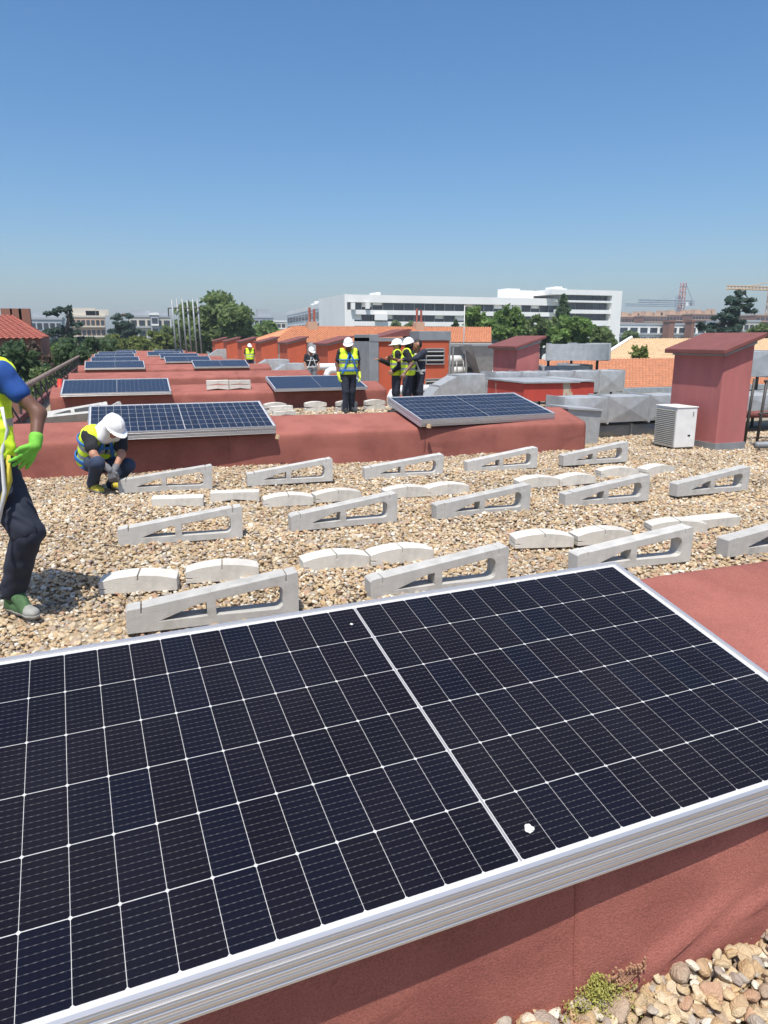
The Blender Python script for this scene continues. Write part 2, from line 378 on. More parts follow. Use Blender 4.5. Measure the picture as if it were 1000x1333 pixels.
# red felt upstands -------------------------------------------------------
PROF = [(0, -.06), (0, .06), (0, .14), (.0, .22), (.002, .29), (.006, .345), (.016, .392), (.036, .412), (.07, .424), (.2, .452), (.34, .481), (.5, .515), (.66, .549), (.82, .583), (.96, .613), (1.08, .638), (1.13, .64), (1.165, .62), (1.18, .57), (1.185, .45), (1.185, .25), (1.185, -.06)]
CREASES = [(1.28, .09, .42, .17, .020), (1.55, .12, .25, .16, .016), (1.42, .05, .12, .2, .014), (.25, .10, .3, .2, .012), (3.1, .15, -.4, .2, .02), (4.6, .12, .4, .25, .02), (5.9, .15, .6, .2, .022), (6.3, .2, -.5, .2, .02), (-.6, .14, .3, .2, .015), (2.1, .18, -.3, .25, .014)]
def profile(depth):
    q = (depth - .1) / (1.185 - .1)
    return [(y if y <= .1 else .1 + (y - .1) * q, z if y <= .1 or y > 1.1 and z < .6 else .43 + (z - .43) * q) for y, z in PROF]
def fold(x, y, z, seed):
    return (math.sin(x * 3.1 + seed) * .5 + math.sin(x * 7.3 + z * 9 + seed * 2.1) * .35 + math.sin(x * 1.3 - z * 5 + seed * .7) * .6)
def felt_sheet(x0, x1, seed, lift, PROF, creases, nx=60):
    vs, fs = [], []
    P = []
    for i in range(len(PROF) - 1):
        a, b = PROF[i], PROF[i + 1]; q = 4 if b[0] < .01 else 2
        P += [(a[0] + (b[0] - a[0]) * k / q, a[1] + (b[1] - a[1]) * k / q) for k in range(q)]
    P.append(PROF[-1]); n = len(P)
    for i in range(nx + 1):
        x = x0 + (x1 - x0) * i / nx
        for j, (y, z) in enumerate(P):
            a = P[max(j - 1, 0)]; b = P[min(j + 1, n - 1)]; t = Vector((b[0] - a[0], b[1] - a[1])).normalized(); nrm = Vector((-t.y, t.x))
            amp = .007 if y < .05 else (.002 if y < 1.1 else .004)
            low = max(0, .2 - z) * .07 * (math.sin(x * 2.3 + seed) + .6 * math.sin(x * 5.9 + seed * 3)) if y < .05 else 0
            d = lift + amp * fold(x, y, z, seed * 1.7) + low
            if y < .03:
                for cx, cz, sl, wd, hh in creases: d += hh * math.exp(-((z - cz - sl * (x - cx)) / .022) ** 2 - ((x - cx) / wd) ** 2)
            vs.append((x, y + nrm.x * d, z + nrm.y * d))
    for i in range(nx):
        for j in range(n - 1): fs.append((i * n + j, i * n + j + 1, (i + 1) * n + j + 1, (i + 1) * n + j))
    m = MB(); m.add(vs, fs); me = m.mesh('felt_sheet', 'red_felt', smooth=True)
    return me
def upstand(x0, x1, loc, rot, label, sheets=True, depth=.82, creases=()):
    L = x1 - x0; PROF = profile(depth)
    t = empty('roof_upstand', loc, 0, label, 'roof upstand', 'red felt upstands across the flat roof'); t.rotation_euler = rot
    core = MB(); core.prism([(y + .004 if y < .2 else y - .008, z - .010) for y, z in PROF], x0 + .01, x1 - .01, axis='x'); core.build('core', 'red_felt', t)
    if sheets:
        k = max(1, round(L / 2.4)); w = L / k
        for i in range(k):
            s = (loc[1] * 3.7) % 17
            o = obj('felt_sheet', felt_sheet(x0 + i * w, x0 + (i + 1) * w + (.08 if i < k - 1 else 0), s, .002 + .0025 * (i % 2), PROF, creases), t)
            sm = o.modifiers.new('thickness', 'SOLIDIFY'); sm.thickness = .003; sm.offset = -1
    # end flaps
    for xe in (x0, x1):
        c = MB(); c.prism([(y, z - .002) for y, z in PROF], xe - .006, xe + .006, axis='x'); c.build('end_flap', 'red_felt', t)
    return t
K1Z = -.018
upstand(-1.5, 5.9, (0, 1.262, K1Z), (0, -.0125, 0), 'nearest red felt upstand, carrying the large panel stack in the foreground', depth=1.185, creases=CREASES[:4])
upstand(-1.35, 6.65, (0, 9.60, 0), (0, 0, -.045), 'second red felt upstand, behind the rows of concrete wedges')
UPY = [17.3, 24.6, 31.6, 39.0, 46.4, 53.8, 61.2, 68.6]
ORD = ['third', 'fourth', 'fifth', 'sixth', 'seventh', 'eighth', 'ninth', 'farthest']
for i, y in enumerate(UPY):
    upstand(-1.35, 6.35, (0, y, 0), (0, 0, -.01), f'{ORD[i]} red felt upstand from the camera, running across the roof', sheets=i < 3)

# gravel --------------------------------------------------------------------
def pebble_mesh(seed):
    r = np.random.default_rng(seed)
    bm = bmesh.new(); bmesh.ops.create_icosphere(bm, subdivisions=3, radius=1)
    ax = np.array([1.0, r.uniform(.62, .9), r.uniform(.38, .62)])
    pl = [(q / np.linalg.norm(q), r.uniform(.55, .85)) for q in r.normal(size=(7, 3))]
    ph = r.uniform(0, 6, 6)
    for v in bm.verts:
        p = np.array(v.co)
        for n_, d in pl:
            e = p @ n_ - d
            if e > 0: p = p - n_ * e * .85
        p = p * (1 + .05 * math.sin(3 * p[0] + ph[0]) + .05 * math.sin(4 * p[1] + ph[1]) + .03 * math.sin(7 * p[2] + ph[2]))
        v.co = Vector(p * ax)
    bmesh.ops.recalc_face_normals(bm, faces=bm.faces)
    me = bpy.data.meshes.new('pebble'); bm.to_mesh(me); bm.free(); me.materials.append(MATS['pebble'])
    me.polygons.foreach_set('use_smooth', [True] * len(me.polygons)); return me
PEB = [pebble_mesh(40 + i) for i in range(10)]
pcol = bpy.data.collections.new('pebble_shapes')
for me in PEB: pcol.objects.link(bpy.data.objects.new('pebble_shape', me))
def gravel_nodes():
    ng = bpy.data.node_groups.new('gravel_scatter', 'GeometryNodeTree')
    ng.interface.new_socket('Geometry', in_out='INPUT', socket_type='NodeSocketGeometry'); ng.interface.new_socket('Geometry', in_out='OUTPUT', socket_type='NodeSocketGeometry')
    n = ng.nodes; l = ng.links
    gi = n.new('NodeGroupInput'); go = n.new('NodeGroupOutput'); ip = n.new('GeometryNodeInstanceOnPoints')
    ci = n.new('GeometryNodeCollectionInfo'); ci.inputs['Collection'].default_value = pcol; ci.inputs['Separate Children'].default_value = True; ci.inputs['Reset Children'].default_value = True
    def na(nm, ty):
        q = n.new('GeometryNodeInputNamedAttribute'); q.data_type = ty; q.inputs['Name'].default_value = nm; return q.outputs['Attribute']
    e2r = n.new('FunctionNodeEulerToRotation'); l.new(na('rot', 'FLOAT_VECTOR'), e2r.inputs[0])
    l.new(gi.outputs[0], ip.inputs['Points']); l.new(ci.outputs[0], ip.inputs['Instance']); ip.inputs['Pick Instance'].default_value = True
    l.new(na('idx', 'INT'), ip.inputs['Instance Index']); l.new(e2r.outputs[0], ip.inputs['Rotation']); l.new(na('scl', 'FLOAT'), ip.inputs['Scale'])
    l.new(ip.outputs[0], go.inputs[0]); return ng
GN = gravel_nodes()
def mound(x, y):
    return .012 * np.sin(x * 1.9 + 1.3 * np.sin(y * 1.1)) + .010 * np.sin(y * 2.7 + x * 1.3) + .006 * np.sin(x * 6.1 + y * 4.3)
def gravel(label, rects, dens, size, seed):
    r = np.random.default_rng(seed); pts = []
    for x0, x1, y0, y1 in rects:
        k = int((x1 - x0) * (y1 - y0) * dens); pts.append(np.c_[r.uniform(x0, x1, k), r.uniform(y0, y1, k)])
    p = np.concatenate(pts); k = len(p)
    s = size * r.lognormal(0, .27, k)
    z = mound(p[:, 0], p[:, 1]) - .028 + r.uniform(0, .030, k) + np.clip(.022 - np.abs(p[:, 1] - 1.26) * .06, 0, 1) * (p[:, 1] < 1.4)
    me = bpy.data.meshes.new('gravel'); me.from_pydata(np.c_[p, z].tolist(), [], [])
    rot = np.c_[r.normal(0, .38, k), r.normal(0, .38, k), r.uniform(0, 6.283, k)]
    a = me.attributes.new('rot', 'FLOAT_VECTOR', 'POINT'); a.data.foreach_set('vector', rot.astype(np.float32).ravel())
    a = me.attributes.new('scl', 'FLOAT', 'POINT'); a.data.foreach_set('value', s.astype(np.float32))
    a = me.attributes.new('idx', 'INT', 'POINT'); a.data.foreach_set('value', r.integers(0, len(PEB), k).astype(np.int32))
    me.materials.append(MATS['pebble'])
    o = obj('gravel', me); md = o.modifiers.new('scatter', 'NODES'); md.node_group = GN
    tag(o, label, 'gravel', kind='stuff'); return o
gravel('tan pebble gravel covering the roof between the first and second upstands', [(-2.0, 7.0, 2.35, 9.75), (7.0, 11.5, 4.5, 10.3)], 2000, .0166, 1)
gravel('loose pebble gravel in front of the nearest upstand, bottom right', [(-1.2, 5.8, .2, 1.30)], 3000, .0195, 2)
gravel('strip of gravel between the second and third upstands', [(-1.6, 7.2, 10.6, 17.4)], 420, .030, 3)
# the pebbles nearest the camera, one by one
r_ = np.random.default_rng(11)
for i in range(290):
    x = r_.uniform(.5, 1.75); y = r_.uniform(.80, 1.235)
    o = obj('pebble', PEB[r_.integers(0, len(PEB))], roof_deck, (x, y, float(mound(x, y)) + r_.uniform(.010, .024) + max(0, .022 - abs(y - 1.26) * .06)), (r_.normal(0, .35), r_.normal(0, .35), r_.uniform(0, 6.28)))
    s = .0222 * r_.lognormal(0, .32); o.scale = (s, s, s)

# left roof edge: coping pipe on posts
t = empty('edge_railing', (-1.86, 0, 0), 0, 'rusty pipe railing on short posts along the left roof edge', 'railing')
m = MB(); m.tube([(0, y, .62) for y in range(9, 77, 4)], .065, 10); m.build('rail', 'rust_pipe', t, smooth=True)
m = MB(); m.box2((-.06, 9, .02), (.06, 76, .13)); m.build('kerb', 'red_roofing', t)
pm = MB(); pm.tube([(0, 0, -.02), (0, 0, .58)], .028, 6); pm.box((0, 0, .0), (.1, .1, .04)); pm.tube([(.0, 0, .5), (.22, 0, .02)], .018, 6); pmesh = pm.mesh('post', 'dark_metal')
for i in range(40): obj('post', pmesh, t, (0, 10 + i * 1.65, 0))

# ------------------------------------------------------------------ solar panels
PL, PW, PT = 2.279, 1.134, .035
def panel_meshes():
    M = {}
    m = MB()   # frame profile: top lip, groove and foot, four rails mitred
    prof = [(0, 0), (0, .008), (.0022, .010), (.0022, .014), (0, .016), (0, .027), (.0018, .029), (0, .031), (0, PT), (.0105, PT), (.0105, PT - .002), (.012, PT - .004), (.012, .004), (.03, .004), (.03, 0)]
    n = len(prof); rings = []
    for sx, sy in ((-1, -1), (1, -1), (1, 1), (-1, 1)):
        rings.append([(sx * (PL / 2 - d), sy * (PW / 2 - d), z) for d, z in prof])
    vs = [q for g in rings for q in g]; fs = []
    for i in range(4):
        for j in range(n): fs.append((i * n + j, i * n + (j + 1) % n, ((i + 1) % 4) * n + (j + 1) % n, ((i + 1) % 4) * n + j))
    m.add(vs, fs); M['frame'] = m.mesh('frame', 'aluminium')
    m = MB(); m.box((0, 0, PT - .0075), (PL - .024, PW - .024, .003)); M['backsheet'] = m.mesh('backsheet', 'backsheet')
    a, b, c = .0454, .0890, .0042
    oc = [(-a + c, -b), (a - c, -b), (a, -b + c), (a, b - c), (a - c, b), (-a + c, b), (-a, b - c), (-a, -b + c)]
    m = MB(); m.prism(oc, 0, .0006, axis='z'); M['cell'] = m.mesh('solar_cell', 'solar_cell')
    m = MB()
    for (x, y) in cell_pos(): m.prism([(x + p[0], y + p[1]) for p in oc], PT - .006, PT - .0053, axis='z')
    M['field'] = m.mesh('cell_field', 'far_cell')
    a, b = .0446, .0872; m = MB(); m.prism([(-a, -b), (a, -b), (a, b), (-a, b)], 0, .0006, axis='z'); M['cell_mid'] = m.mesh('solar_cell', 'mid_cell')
    gx, gy = PL / 2 - .0104, PW / 2 - .0104; m = MB(); m.add([(-gx, -gy, PT - .0022), (gx, -gy, PT - .0022), (gx, gy, PT - .0022), (-gx, gy, PT - .0022)], [(0, 1, 2, 3)]); M['glass'] = m.mesh('glass', 'panel_glass')
    m = MB(); m.box((0, 0, PT - .00565), (.0045, PW - .05, .0006)); M['ribbon'] = m.mesh('centre_ribbon', 'grid_silver')
    return M
def cell_pos():
    out = []
    for i in range(12):
        for s in (-1, 1):
            for j in range(6): out.append((s * (.0042 + .0460 + .0921 * i), (j - 2.5) * .1804))
    return out
PM = panel_meshes()
def solar_panel(M, label, group, cells):
    t = bpy.data.objects.new('solar_panel', None); t.empty_display_size = .1; t.matrix_world = M; link(t)
    tag(t, label, 'solar panel', group)
    obj('frame', PM['frame'], t); obj('backsheet', PM['backsheet'], t)
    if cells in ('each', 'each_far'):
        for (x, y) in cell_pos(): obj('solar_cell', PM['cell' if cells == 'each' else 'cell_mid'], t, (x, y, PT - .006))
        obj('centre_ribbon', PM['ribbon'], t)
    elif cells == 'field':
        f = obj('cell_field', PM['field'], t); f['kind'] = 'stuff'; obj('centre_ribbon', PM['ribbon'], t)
    if cells: obj('glass', PM['glass'], t)
    return t
def frame_matrix(c, ax, ay):
    ax = Vector(ax).normalized(); n = ax.cross(Vector(ay)).normalized(); ay = n.cross(ax)
    return Matrix(((ax.x, ay.x, n.x, c[0]), (ax.y, ay.y, n.y, c[1]), (ax.z, ay.z, n.z, c[2]), (0, 0, 0, 1)))
LEVEL = {1: ['top'], 2: ['top', 'bottom'], 3: ['top', 'middle', 'bottom']}
def stack(c, ax, ay, n, where, group, cells):
    """c: middle of the top panel's glass"""
    M0 = frame_matrix(c, ax, ay); nrm = M0.to_3x3().col[2]; out = []
    for k in range(n):
        j = Vector((rng.uniform(-.004, .004), rng.uniform(-.004, .004), 0)) if k else Vector()
        M = Matrix.Translation(Vector(c) - nrm * (PT * (k + 1) + .0006 * k) + M0.to_3x3() @ j) @ M0.to_3x3().to_4x4()
        out.append(solar_panel(M, f'{LEVEL[n][k]} solar panel of the {where}', group, cells if k == 0 else None))
    return out
GP = 'solar panels stacked flat on the red upstands'
top1 = stack((.741, 1.734, .634), (.999, .0445, .0125), (-.046, .978, .207), 3, 'large stack filling the foreground', GP, 'each')[0]
# droppings on the near panel
for (x, y, s) in ((-.045, .445, .006), (.062, -.475, .012)):
    d = MB()
    for k in range(6 if s > .01 else 2):
        ox, oy, qs = rng.uniform(-.6, .6) * s * (k > 0), rng.uniform(-.8, .8) * s * (k > 0), s * (.9 if k == 0 else rng.uniform(.2, .55))
        q = [(x + ox + math.cos(a) * qs * rng.uniform(.8, 1.15), y + oy + math.sin(a) * qs * rng.uniform(.8, 1.15)) for a in [i * math.pi / 8 for i in range(16)]]
        d.prism(q, PT - .0018, PT - .0008 + .0005 * k, axis='z')
    d.build('dropping', 'dropping', top1)
SL = .207
def kstack(fl, fr, n, where, cells):
    """from the two front corners of the glass"""
    fl, fr = Vector(fl), Vector(fr); ax = (fr - fl).normalized(); h = Vector((-ax.y, ax.x, 0)).normalized()
    ay = (h * .978 + Vector((0, 0, SL))).normalized(); c = (fl + fr) / 2 + ay * PW / 2
    return stack(c, ax, ay, n, where, GP, cells)
def front(xm, ym, w, z, ang): d = Vector((math.cos(ang), math.sin(ang), 0)) * w / 2; p = Vector((xm, ym, z)); return p - d, p + d
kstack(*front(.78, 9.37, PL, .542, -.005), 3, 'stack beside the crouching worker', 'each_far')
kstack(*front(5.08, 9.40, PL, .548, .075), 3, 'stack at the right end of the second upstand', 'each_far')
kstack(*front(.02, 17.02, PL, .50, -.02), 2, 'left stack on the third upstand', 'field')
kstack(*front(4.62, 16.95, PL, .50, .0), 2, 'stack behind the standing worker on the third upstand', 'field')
far = [(.05, 31.45, 0, 'left stack on the fifth upstand'), (4.25, 31.3, 0, 'right stack on the fifth upstand'), (.1, 38.8, 0, 'left stack on the sixth upstand'), (3.6, 38.8, 0, 'right stack on the sixth upstand'),
       (.1, 46.2, 0, 'left stack on the seventh upstand'), (6.0 - 2.2, 46.2, 0, 'right stack on the seventh upstand'), (.2, 53.6, 0, 'left stack on the eighth upstand'), (3.4, 53.6, 0, 'right stack on the eighth upstand'),
       (.6, 61.0, 0, 'left stack on the ninth upstand'), (4.2, 61.0, 0, 'right stack on the ninth upstand')]
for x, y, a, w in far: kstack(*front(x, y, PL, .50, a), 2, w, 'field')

# ------------------------------------------------------------------ concrete wedges and blocks
from mathutils.geometry import tessellate_polygon
def holed(loops, depth):
    """solid from an outline with holes in (x, z), y from 0 to depth"""
    flat = [p for lp in loops for p in lp]; n = len(flat)
    tri = tessellate_polygon([[Vector((p[0], p[1], 0)) for p in lp] for lp in loops])
    m = MB(); vs = [(p[0], 0, p[1]) for p in flat] + [(p[0], depth, p[1]) for p in flat]
    fs = [tuple(t) for t in tri] + [tuple(i + n for i in reversed(t)) for t in tri]; o = 0
    for lp in loops:
        k = len(lp)
        for i in range(k): fs.append((o + i, o + (i + 1) % k, n + o + (i + 1) % k, n + o + i))
        o += k
    m.add(vs, fs); return m
def wedge_mesh(seed):
    r = random.Random(seed)
    def top(x): return .142 + .131 * x
    def slot(x, d): return [(x - .004, top(x)), (x - .003, top(x) - d), (x + .003, top(x) - d), (x + .004, top(x))]
    out = [(0, 0), (1.0, 0), (1.004, .255), (.998, .268), (.985, .2735)] + slot(.928, .045)[::-1] + slot(.085, .04)[::-1] + [(.012, .1425), (.0, .133)]
    h1 = [(.185, .062), (.452, .058), (.452, top(.452) - .058), (.40, top(.40) - .058)]
    h2 = [(.505, .057), (.86, .052)] + [(.86 + .045 * math.sin(a), .097 - .045 * math.cos(a)) for a in (.4, .8, 1.2, 1.57)] + [(.905, top(.9) - .115)] + [(.86 + .045 * math.cos(a), top(.9) - .105 + .045 * math.sin(a)) for a in (.3, .7, 1.1, 1.57)] + [(.505, top(.505) - .058)]
    jt = lambda lp: [(x + r.uniform(-.0025, .0025), z + r.uniform(-.0025, .0025) * (z > .001)) for x, z in lp]
    out, h1, h2 = [jt(q) for q in (out, h1, h2)]
    return holed([out, h1, h2], .125).mesh('concrete_wedge_support', 'concrete')
WEDGE = [wedge_mesh(i) for i in range(6)]
def bevmod(o, w):
    b = o.modifiers.new('bevel', 'BEVEL'); b.width = w; b.segments = 2; b.limit_method = 'ANGLE'; b.angle_limit = R(30); b.use_clamp_overlap = False
GW = 'concrete wedge supports laid out in rows on the gravel'
POSN = ['leftmost', 'second from the left', 'middle', 'fourth from the left', 'rightmost']
wrows = [('front row behind the big panel', [(-.05, 4.16, -.03), (1.44, 4.20, .01), (3.02, 4.22, -.02), (4.33, 4.14, .0)], ['leftmost', 'second from the left', 'third from the left', 'rightmost']),
         ('second row', [(-.08, 6.10, -.08), (1.35, 6.07, .02), (2.73, 6.05, .0), (4.13, 6.04, -.02), (5.54, 6.06, .02)], POSN),
         ('back row by the second upstand', [(-.06, 8.28, -.10), (1.33, 8.21, -.05), (2.72, 8.14, -.08), (4.09, 8.14, -.01), (5.48, 8.11, -.03)], POSN)]
for row, L, names in wrows:
    for (x, y, a), nm in zip(L, names):
        o = obj('concrete_wedge_support', WEDGE[rng.randrange(6)], None, (x, y, -.004 + rng.uniform(-.004, .006)), (rng.uniform(-.015, .015), rng.uniform(-.008, .008), a + rng.uniform(-.01, .01)))
        bevmod(o, .003); tag(o, f'concrete wedge support, {nm} in the {row}', 'concrete support', GW)
def block_mesh(kind):
    if kind == 0:   # curved top with a middle slot
        pts = [(0, 0), (.08, -.001), (.42, -.001), (.5, 0), (.5, .082)]
        arc = [(.5 - .5 * t, .082 + .036 * math.sin(math.pi * t) ** .8) for t in (.12, .25, .38, .49)]
        arc2 = [(.5 - .5 * t, .082 + .036 * math.sin(math.pi * t) ** .8) for t in (.51, .62, .75, .88)]
        pts += arc + [(.2535, .078), (.2465, .078)] + arc2 + [(0, .082), (0, .040), (.045, .034), (.045, .029), (0, .034)]
    else:           # the same block turned over: flat top, hollow underneath
        pts = [(0, 0), (.08, .012), (.25, .03), (.42, .012), (.5, 0), (.5, .105), (.002, .105)]
    return holed([pts], .165).mesh('concrete_block', 'pale_concrete')
BLK = [block_mesh(0), block_mesh(1)]
GB = 'pale concrete ballast blocks lying on the gravel'
ends = [((-.21, 4.92), (.29, 4.84), 0, 'leftmost pale concrete block near the shadow of the walking worker'), ((.35, 4.95), (.84, 4.89), 0, 'pale concrete block second from left, behind the front left wedge'),
        ((1.17, 4.90), (1.67, 4.89), 0, 'left block of the touching pair between the first two front wedges'), ((1.68, 4.89), (2.18, 4.87), 0, 'right block of the touching pair between the first two front wedges'),
        ((2.92, 4.93), (3.42, 4.83), 0, 'left block of the pair behind the third front wedge'), ((3.44, 4.82), (3.97, 4.77), 0, 'right block of the pair behind the third front wedge'),
        ((4.24, 4.90), (4.72, 4.76), 0, 'curved block half hidden at the high end of the third front wedge'), ((4.66, 4.72 + .12), (5.20, 4.84), 1, 'flat-topped block at the right, between front and second rows'),
        ((5.75, 4.9), (6.2, 4.9), 0, 'block cut by the right edge of the picture'),
        ((.24, 7.38), (.76, 7.30), 1, 'flat-topped block behind the leftmost wedge of the second row'), ((.82, 7.46), (1.30, 7.38), 1, 'flat-topped block above the high end of the second row leftmost wedge'),
        ((1.30, 7.06), (1.80, 7.02), 0, 'curved block with an end slot behind the second wedge of the second row'), ((1.84, 7.09), (2.32, 7.11), 0, 'curved block mostly hidden behind the second wedge of the second row'),
        ((2.58, 7.03), (3.05, 7.01), 0, 'left block of the pair between second and middle wedges of the second row'), ((3.05, 7.0), (3.54, 7.0), 0, 'right block of the pair between second and middle wedges of the second row'),
        ((4.18, 7.02), (4.68, 6.98), 0, 'left block of the pair right of the middle wedge of the second row'), ((4.69, 6.98), (5.18, 7.0), 0, 'right block of the pair right of the middle wedge of the second row'),
        ((5.45, 7.26), (5.95, 7.18), 0, 'block behind the fourth wedge of the second row'), ((6.05, 7.16), (6.56, 7.24), 0, 'farthest right block, behind the rightmost wedge of the second row')]
def block(a, b, k, label, z=0.0, group=GB):
    ang = math.atan2(b[1] - a[1], b[0] - a[0])
    o = obj('concrete_block', BLK[k], None, (a[0], a[1], z - .002), (rng.uniform(-.02, .02), rng.uniform(-.015, .015), ang)); bevmod(o, .003)
    return tag(o, label, 'concrete block', group)
for a, b, k, lb in ends: block(a, b, k, lb)
fx = [(.72, 'first'), (1.62, 'second'), (2.52, 'third'), (3.36, 'fourth'), (4.3, 'fifth'), (5.05, 'sixth'), (5.75, 'seventh')]
for x, nm in fx: block((x - .25, 16.35), (x + .25, 16.35), 0, f'{nm} block from the left along the foot of the third upstand', group='pale blocks along the foot of the third upstand')
block((3.2, 15.6), (3.68, 15.75), 1, 'lower of two slanting blocks left of the standing worker', 0, group='pale blocks along the foot of the third upstand')
block((3.15, 15.7), (3.64, 15.82), 1, 'upper of two slanting blocks left of the standing worker', .105, group='pale blocks along the foot of the third upstand')
for i in range(2):
    for k in range(2): block((2.0 + .515 * i, 17.5), (2.5 + .515 * i, 17.5), 1, f'{["lower", "upper"][k]} {["left", "right"][i]} flat block of the pile on the third upstand', .475 + .106 * k)
for x, nm in fx[3:]: block((x - .24, 16.33), (x + .26, 16.37), 0, f'upper block on the {nm} block from left at the third upstand', .117, group='pale blocks along the foot of the third upstand')
# loose concrete pieces behind the crouching worker
HEAP = [(-1.02, 12.25, .0, .1), (-.48, 12.30, .0, -.1), (-1.0, 12.28, .106, -.05), (-.50, 12.27, .106, .15), (-1.03, 12.24, .212, .08), (-.42, 12.22, .212, -.2), (-.95, 12.26, .318, .12), (-.30, 12.32, .318, .3)]
HN = ['bottom left', 'bottom right', 'second layer left', 'second layer right', 'third layer left', 'third layer right', 'top left', 'top right']
for (x, y, z, a), nm in zip(HEAP, HN): block((x, y), (x + .5 * math.cos(a), y + .5 * math.sin(a)), 1 if z < .3 else 0, f'{nm} block of the concrete heap behind the crouching worker', z, group='loose concrete heap')
o = obj('concrete_wedge_support', WEDGE[0], None, (-1.12, 12.16, .47), (R(-62), R(-4), .08)); tag(o, 'concrete wedge support lying flat on top of the concrete heap', 'concrete support')
o = obj('concrete_wedge_support', WEDGE[0], None, (-.75, 12.75, .03), (R(-8), R(-20), .3)); tag(o, 'concrete wedge support leaning behind the concrete heap', 'concrete support')
# wood pieces under panel corners
for k, (p, lb) in enumerate((((1.93, 9.33, .40), 'small wood wedge under the corner of the panel stack beside the crouching worker'), ((4.05, 9.28, .46), 'small wood wedge under the left corner of the right panel stack'), ((6.05, 9.55, .48), 'small wood wedge under the right corner of the right panel stack'))):
    m = MB(); m.prism([(-.018, -.03), (.014, -.03), (.018, .02), (-.012, .03)], -.03, .03); o = m.build('wood_wedge', 'wood', None, p, (0, .2, .4), bevel=.004); tag(o, lb, 'wood wedge', 'wood wedges at the panel stacks')

# ------------------------------------------------------------------ plant on the roof: chimneys, ducts, cabinets
def chimney(x0, x1, y0, y1, zl, zr, wallm, label, base=-.05):
    t = empty('chimney', ((x0 + x1) / 2, (y0 + y1) / 2, 0), 0, label, 'chimney', 'red roof chimneys with sloping tops')
    cx, cy = (x0 + x1) / 2, (y0 + y1) / 2; a, b = x0 - cx, x1 - cx; c, d = y0 - cy, y1 - cy
    m = MB(); m.prism([(a, base), (b, base), (b, zr - .05), (a, zl - .05)], c, d); m.build('wall', wallm, t, bevel=.012)
    sl = (zr - zl) / (b - a); e = .11
    m = MB(); m.prism([(a - e, zl - e * sl - .05), (b + e, zr + e * sl - .05), (b + e, zr + e * sl + .02), (a - e, zl - e * sl + .02)], c - e, d + e); rf = m.build('roof', 'red_roofing', t, bevel=.012)
    m = MB(); m.prism([(a - .02, zl - .11), (b + .02, zr - .11), (b + .02, zr - .047), (a - .02, zl - .047)], c - .02, d + .02); m.build('roof_slab_edge', 'galvanised_dull', t)
    m = MB(); m.box2((a - .015, c - .015, base), (b + .015, d + .015, .10)); m.build('flashing', 'galvanised_dull', t)
    return t
def duct_sec(d):
    """box with cross-broken faces, sized d, centred"""
    x, y, z = [q / 2 for q in d]; m = MB()
    vs = [(i * x, j * y, k * z) for k in (-1, 1) for j in (-1, 1) for i in (-1, 1)]
    fs = [(0, 2, 3, 1), (4, 5, 7, 6), (0, 1, 5, 4), (2, 6, 7, 3), (0, 4, 6, 2), (1, 3, 7, 5)]
    tri = []
    for f in fs:
        c = Vector((0, 0, 0))
        for i in f: c += Vector(vs[i]) / 4
        c = c * (1 + .032 / c.length); vs.append(tuple(c)); k = len(vs) - 1
        for i in range(4): tri.append((f[i], f[(i + 1) % 4], k))
    m.add(vs, tri); return m
def duct(p0, p1, n, axis, label, legs=0.0, matn='galvanised', rot=0.0):
    p0, p1 = Vector(p0), Vector(p1); c = (p0 + p1) / 2; d = [abs(p1[i] - p0[i]) for i in range(3)]; zb = min(p0.z, p1.z)
    t = empty('air_duct', (c.x, c.y, 0), rot, label, 'air duct', 'galvanised air ducts on the roof')
    L = d[axis] / n; dd = list(d); dd[axis] = L - .012
    for i in range(n):
        o = [0, 0, c.z]; o[axis] += -d[axis] / 2 + L * (i + .5)
        duct_sec(dd).build('duct_section', matn, t, o)
    fd = [q + .05 for q in d]; fd[axis] = .03
    for i in range(n + 1):
        o = [0, 0, c.z]; o[axis] += -d[axis] / 2 + L * i
        m = MB(); m.box((0, 0, 0), fd); m.build('flange', 'galvanised', t, o)
    if legs:
        for i in range(n + 1):
            o = [0, 0]; o[axis] += -d[axis] / 2 + L * i * .96 + .02 * L
            m = MB(); m.box2((o[0] - .02, o[1] - .02, -.04), (o[0] + .02, o[1] + .02, zb + .01)); m.box((o[0], o[1], -.03), (.16, .16, .03)); m.build('leg', 'dark_metal', t)
    return t
def elbow(c, r0, r1, z0, z1, a0, a1, label, legs=True, straight=0.0):
    t = empty('duct_elbow', (c[0], c[1], 0), 0, label, 'duct elbow', 'curved galvanised duct elbows beside the chimneys')
    n = 14; m = MB(); pts = [(a0 + (a1 - a0) * i / n) for i in range(n + 1)]
    vs = []
    for a in pts:
        for r, z in ((r0, z0), (r1, z0), (r1, z1), (r0, z1)): vs.append((math.cos(a) * r, math.sin(a) * r, z))
    fs = []
    for i in range(n):
        for k in range(4): fs.append((i * 4 + k, i * 4 + (k + 1) % 4, (i + 1) * 4 + (k + 1) % 4, (i + 1) * 4 + k))
    fs += [(0, 1, 2, 3), tuple(range(n * 4, n * 4 + 4))]; m.add(vs, fs); m.build('bend', 'galvanised', t)
    for a in (a0, (a0 + a1) / 2, a1):
        m = MB(); rr = (r0 + r1) / 2; m.box((math.cos(a) * rr, math.sin(a) * rr, (z0 + z1) / 2), (r1 - r0 + .05, .03, z1 - z0 + .05), Matrix.Rotation(a, 3, 'Z')); m.build('flange', 'galvanised', t)
        if legs:
            m = MB(); m.box2((math.cos(a) * rr - .025, math.sin(a) * rr - .025, -.04), (math.cos(a) * rr + .025, math.sin(a) * rr + .025, z0)); m.build('leg', 'dark_metal', t)
    return t

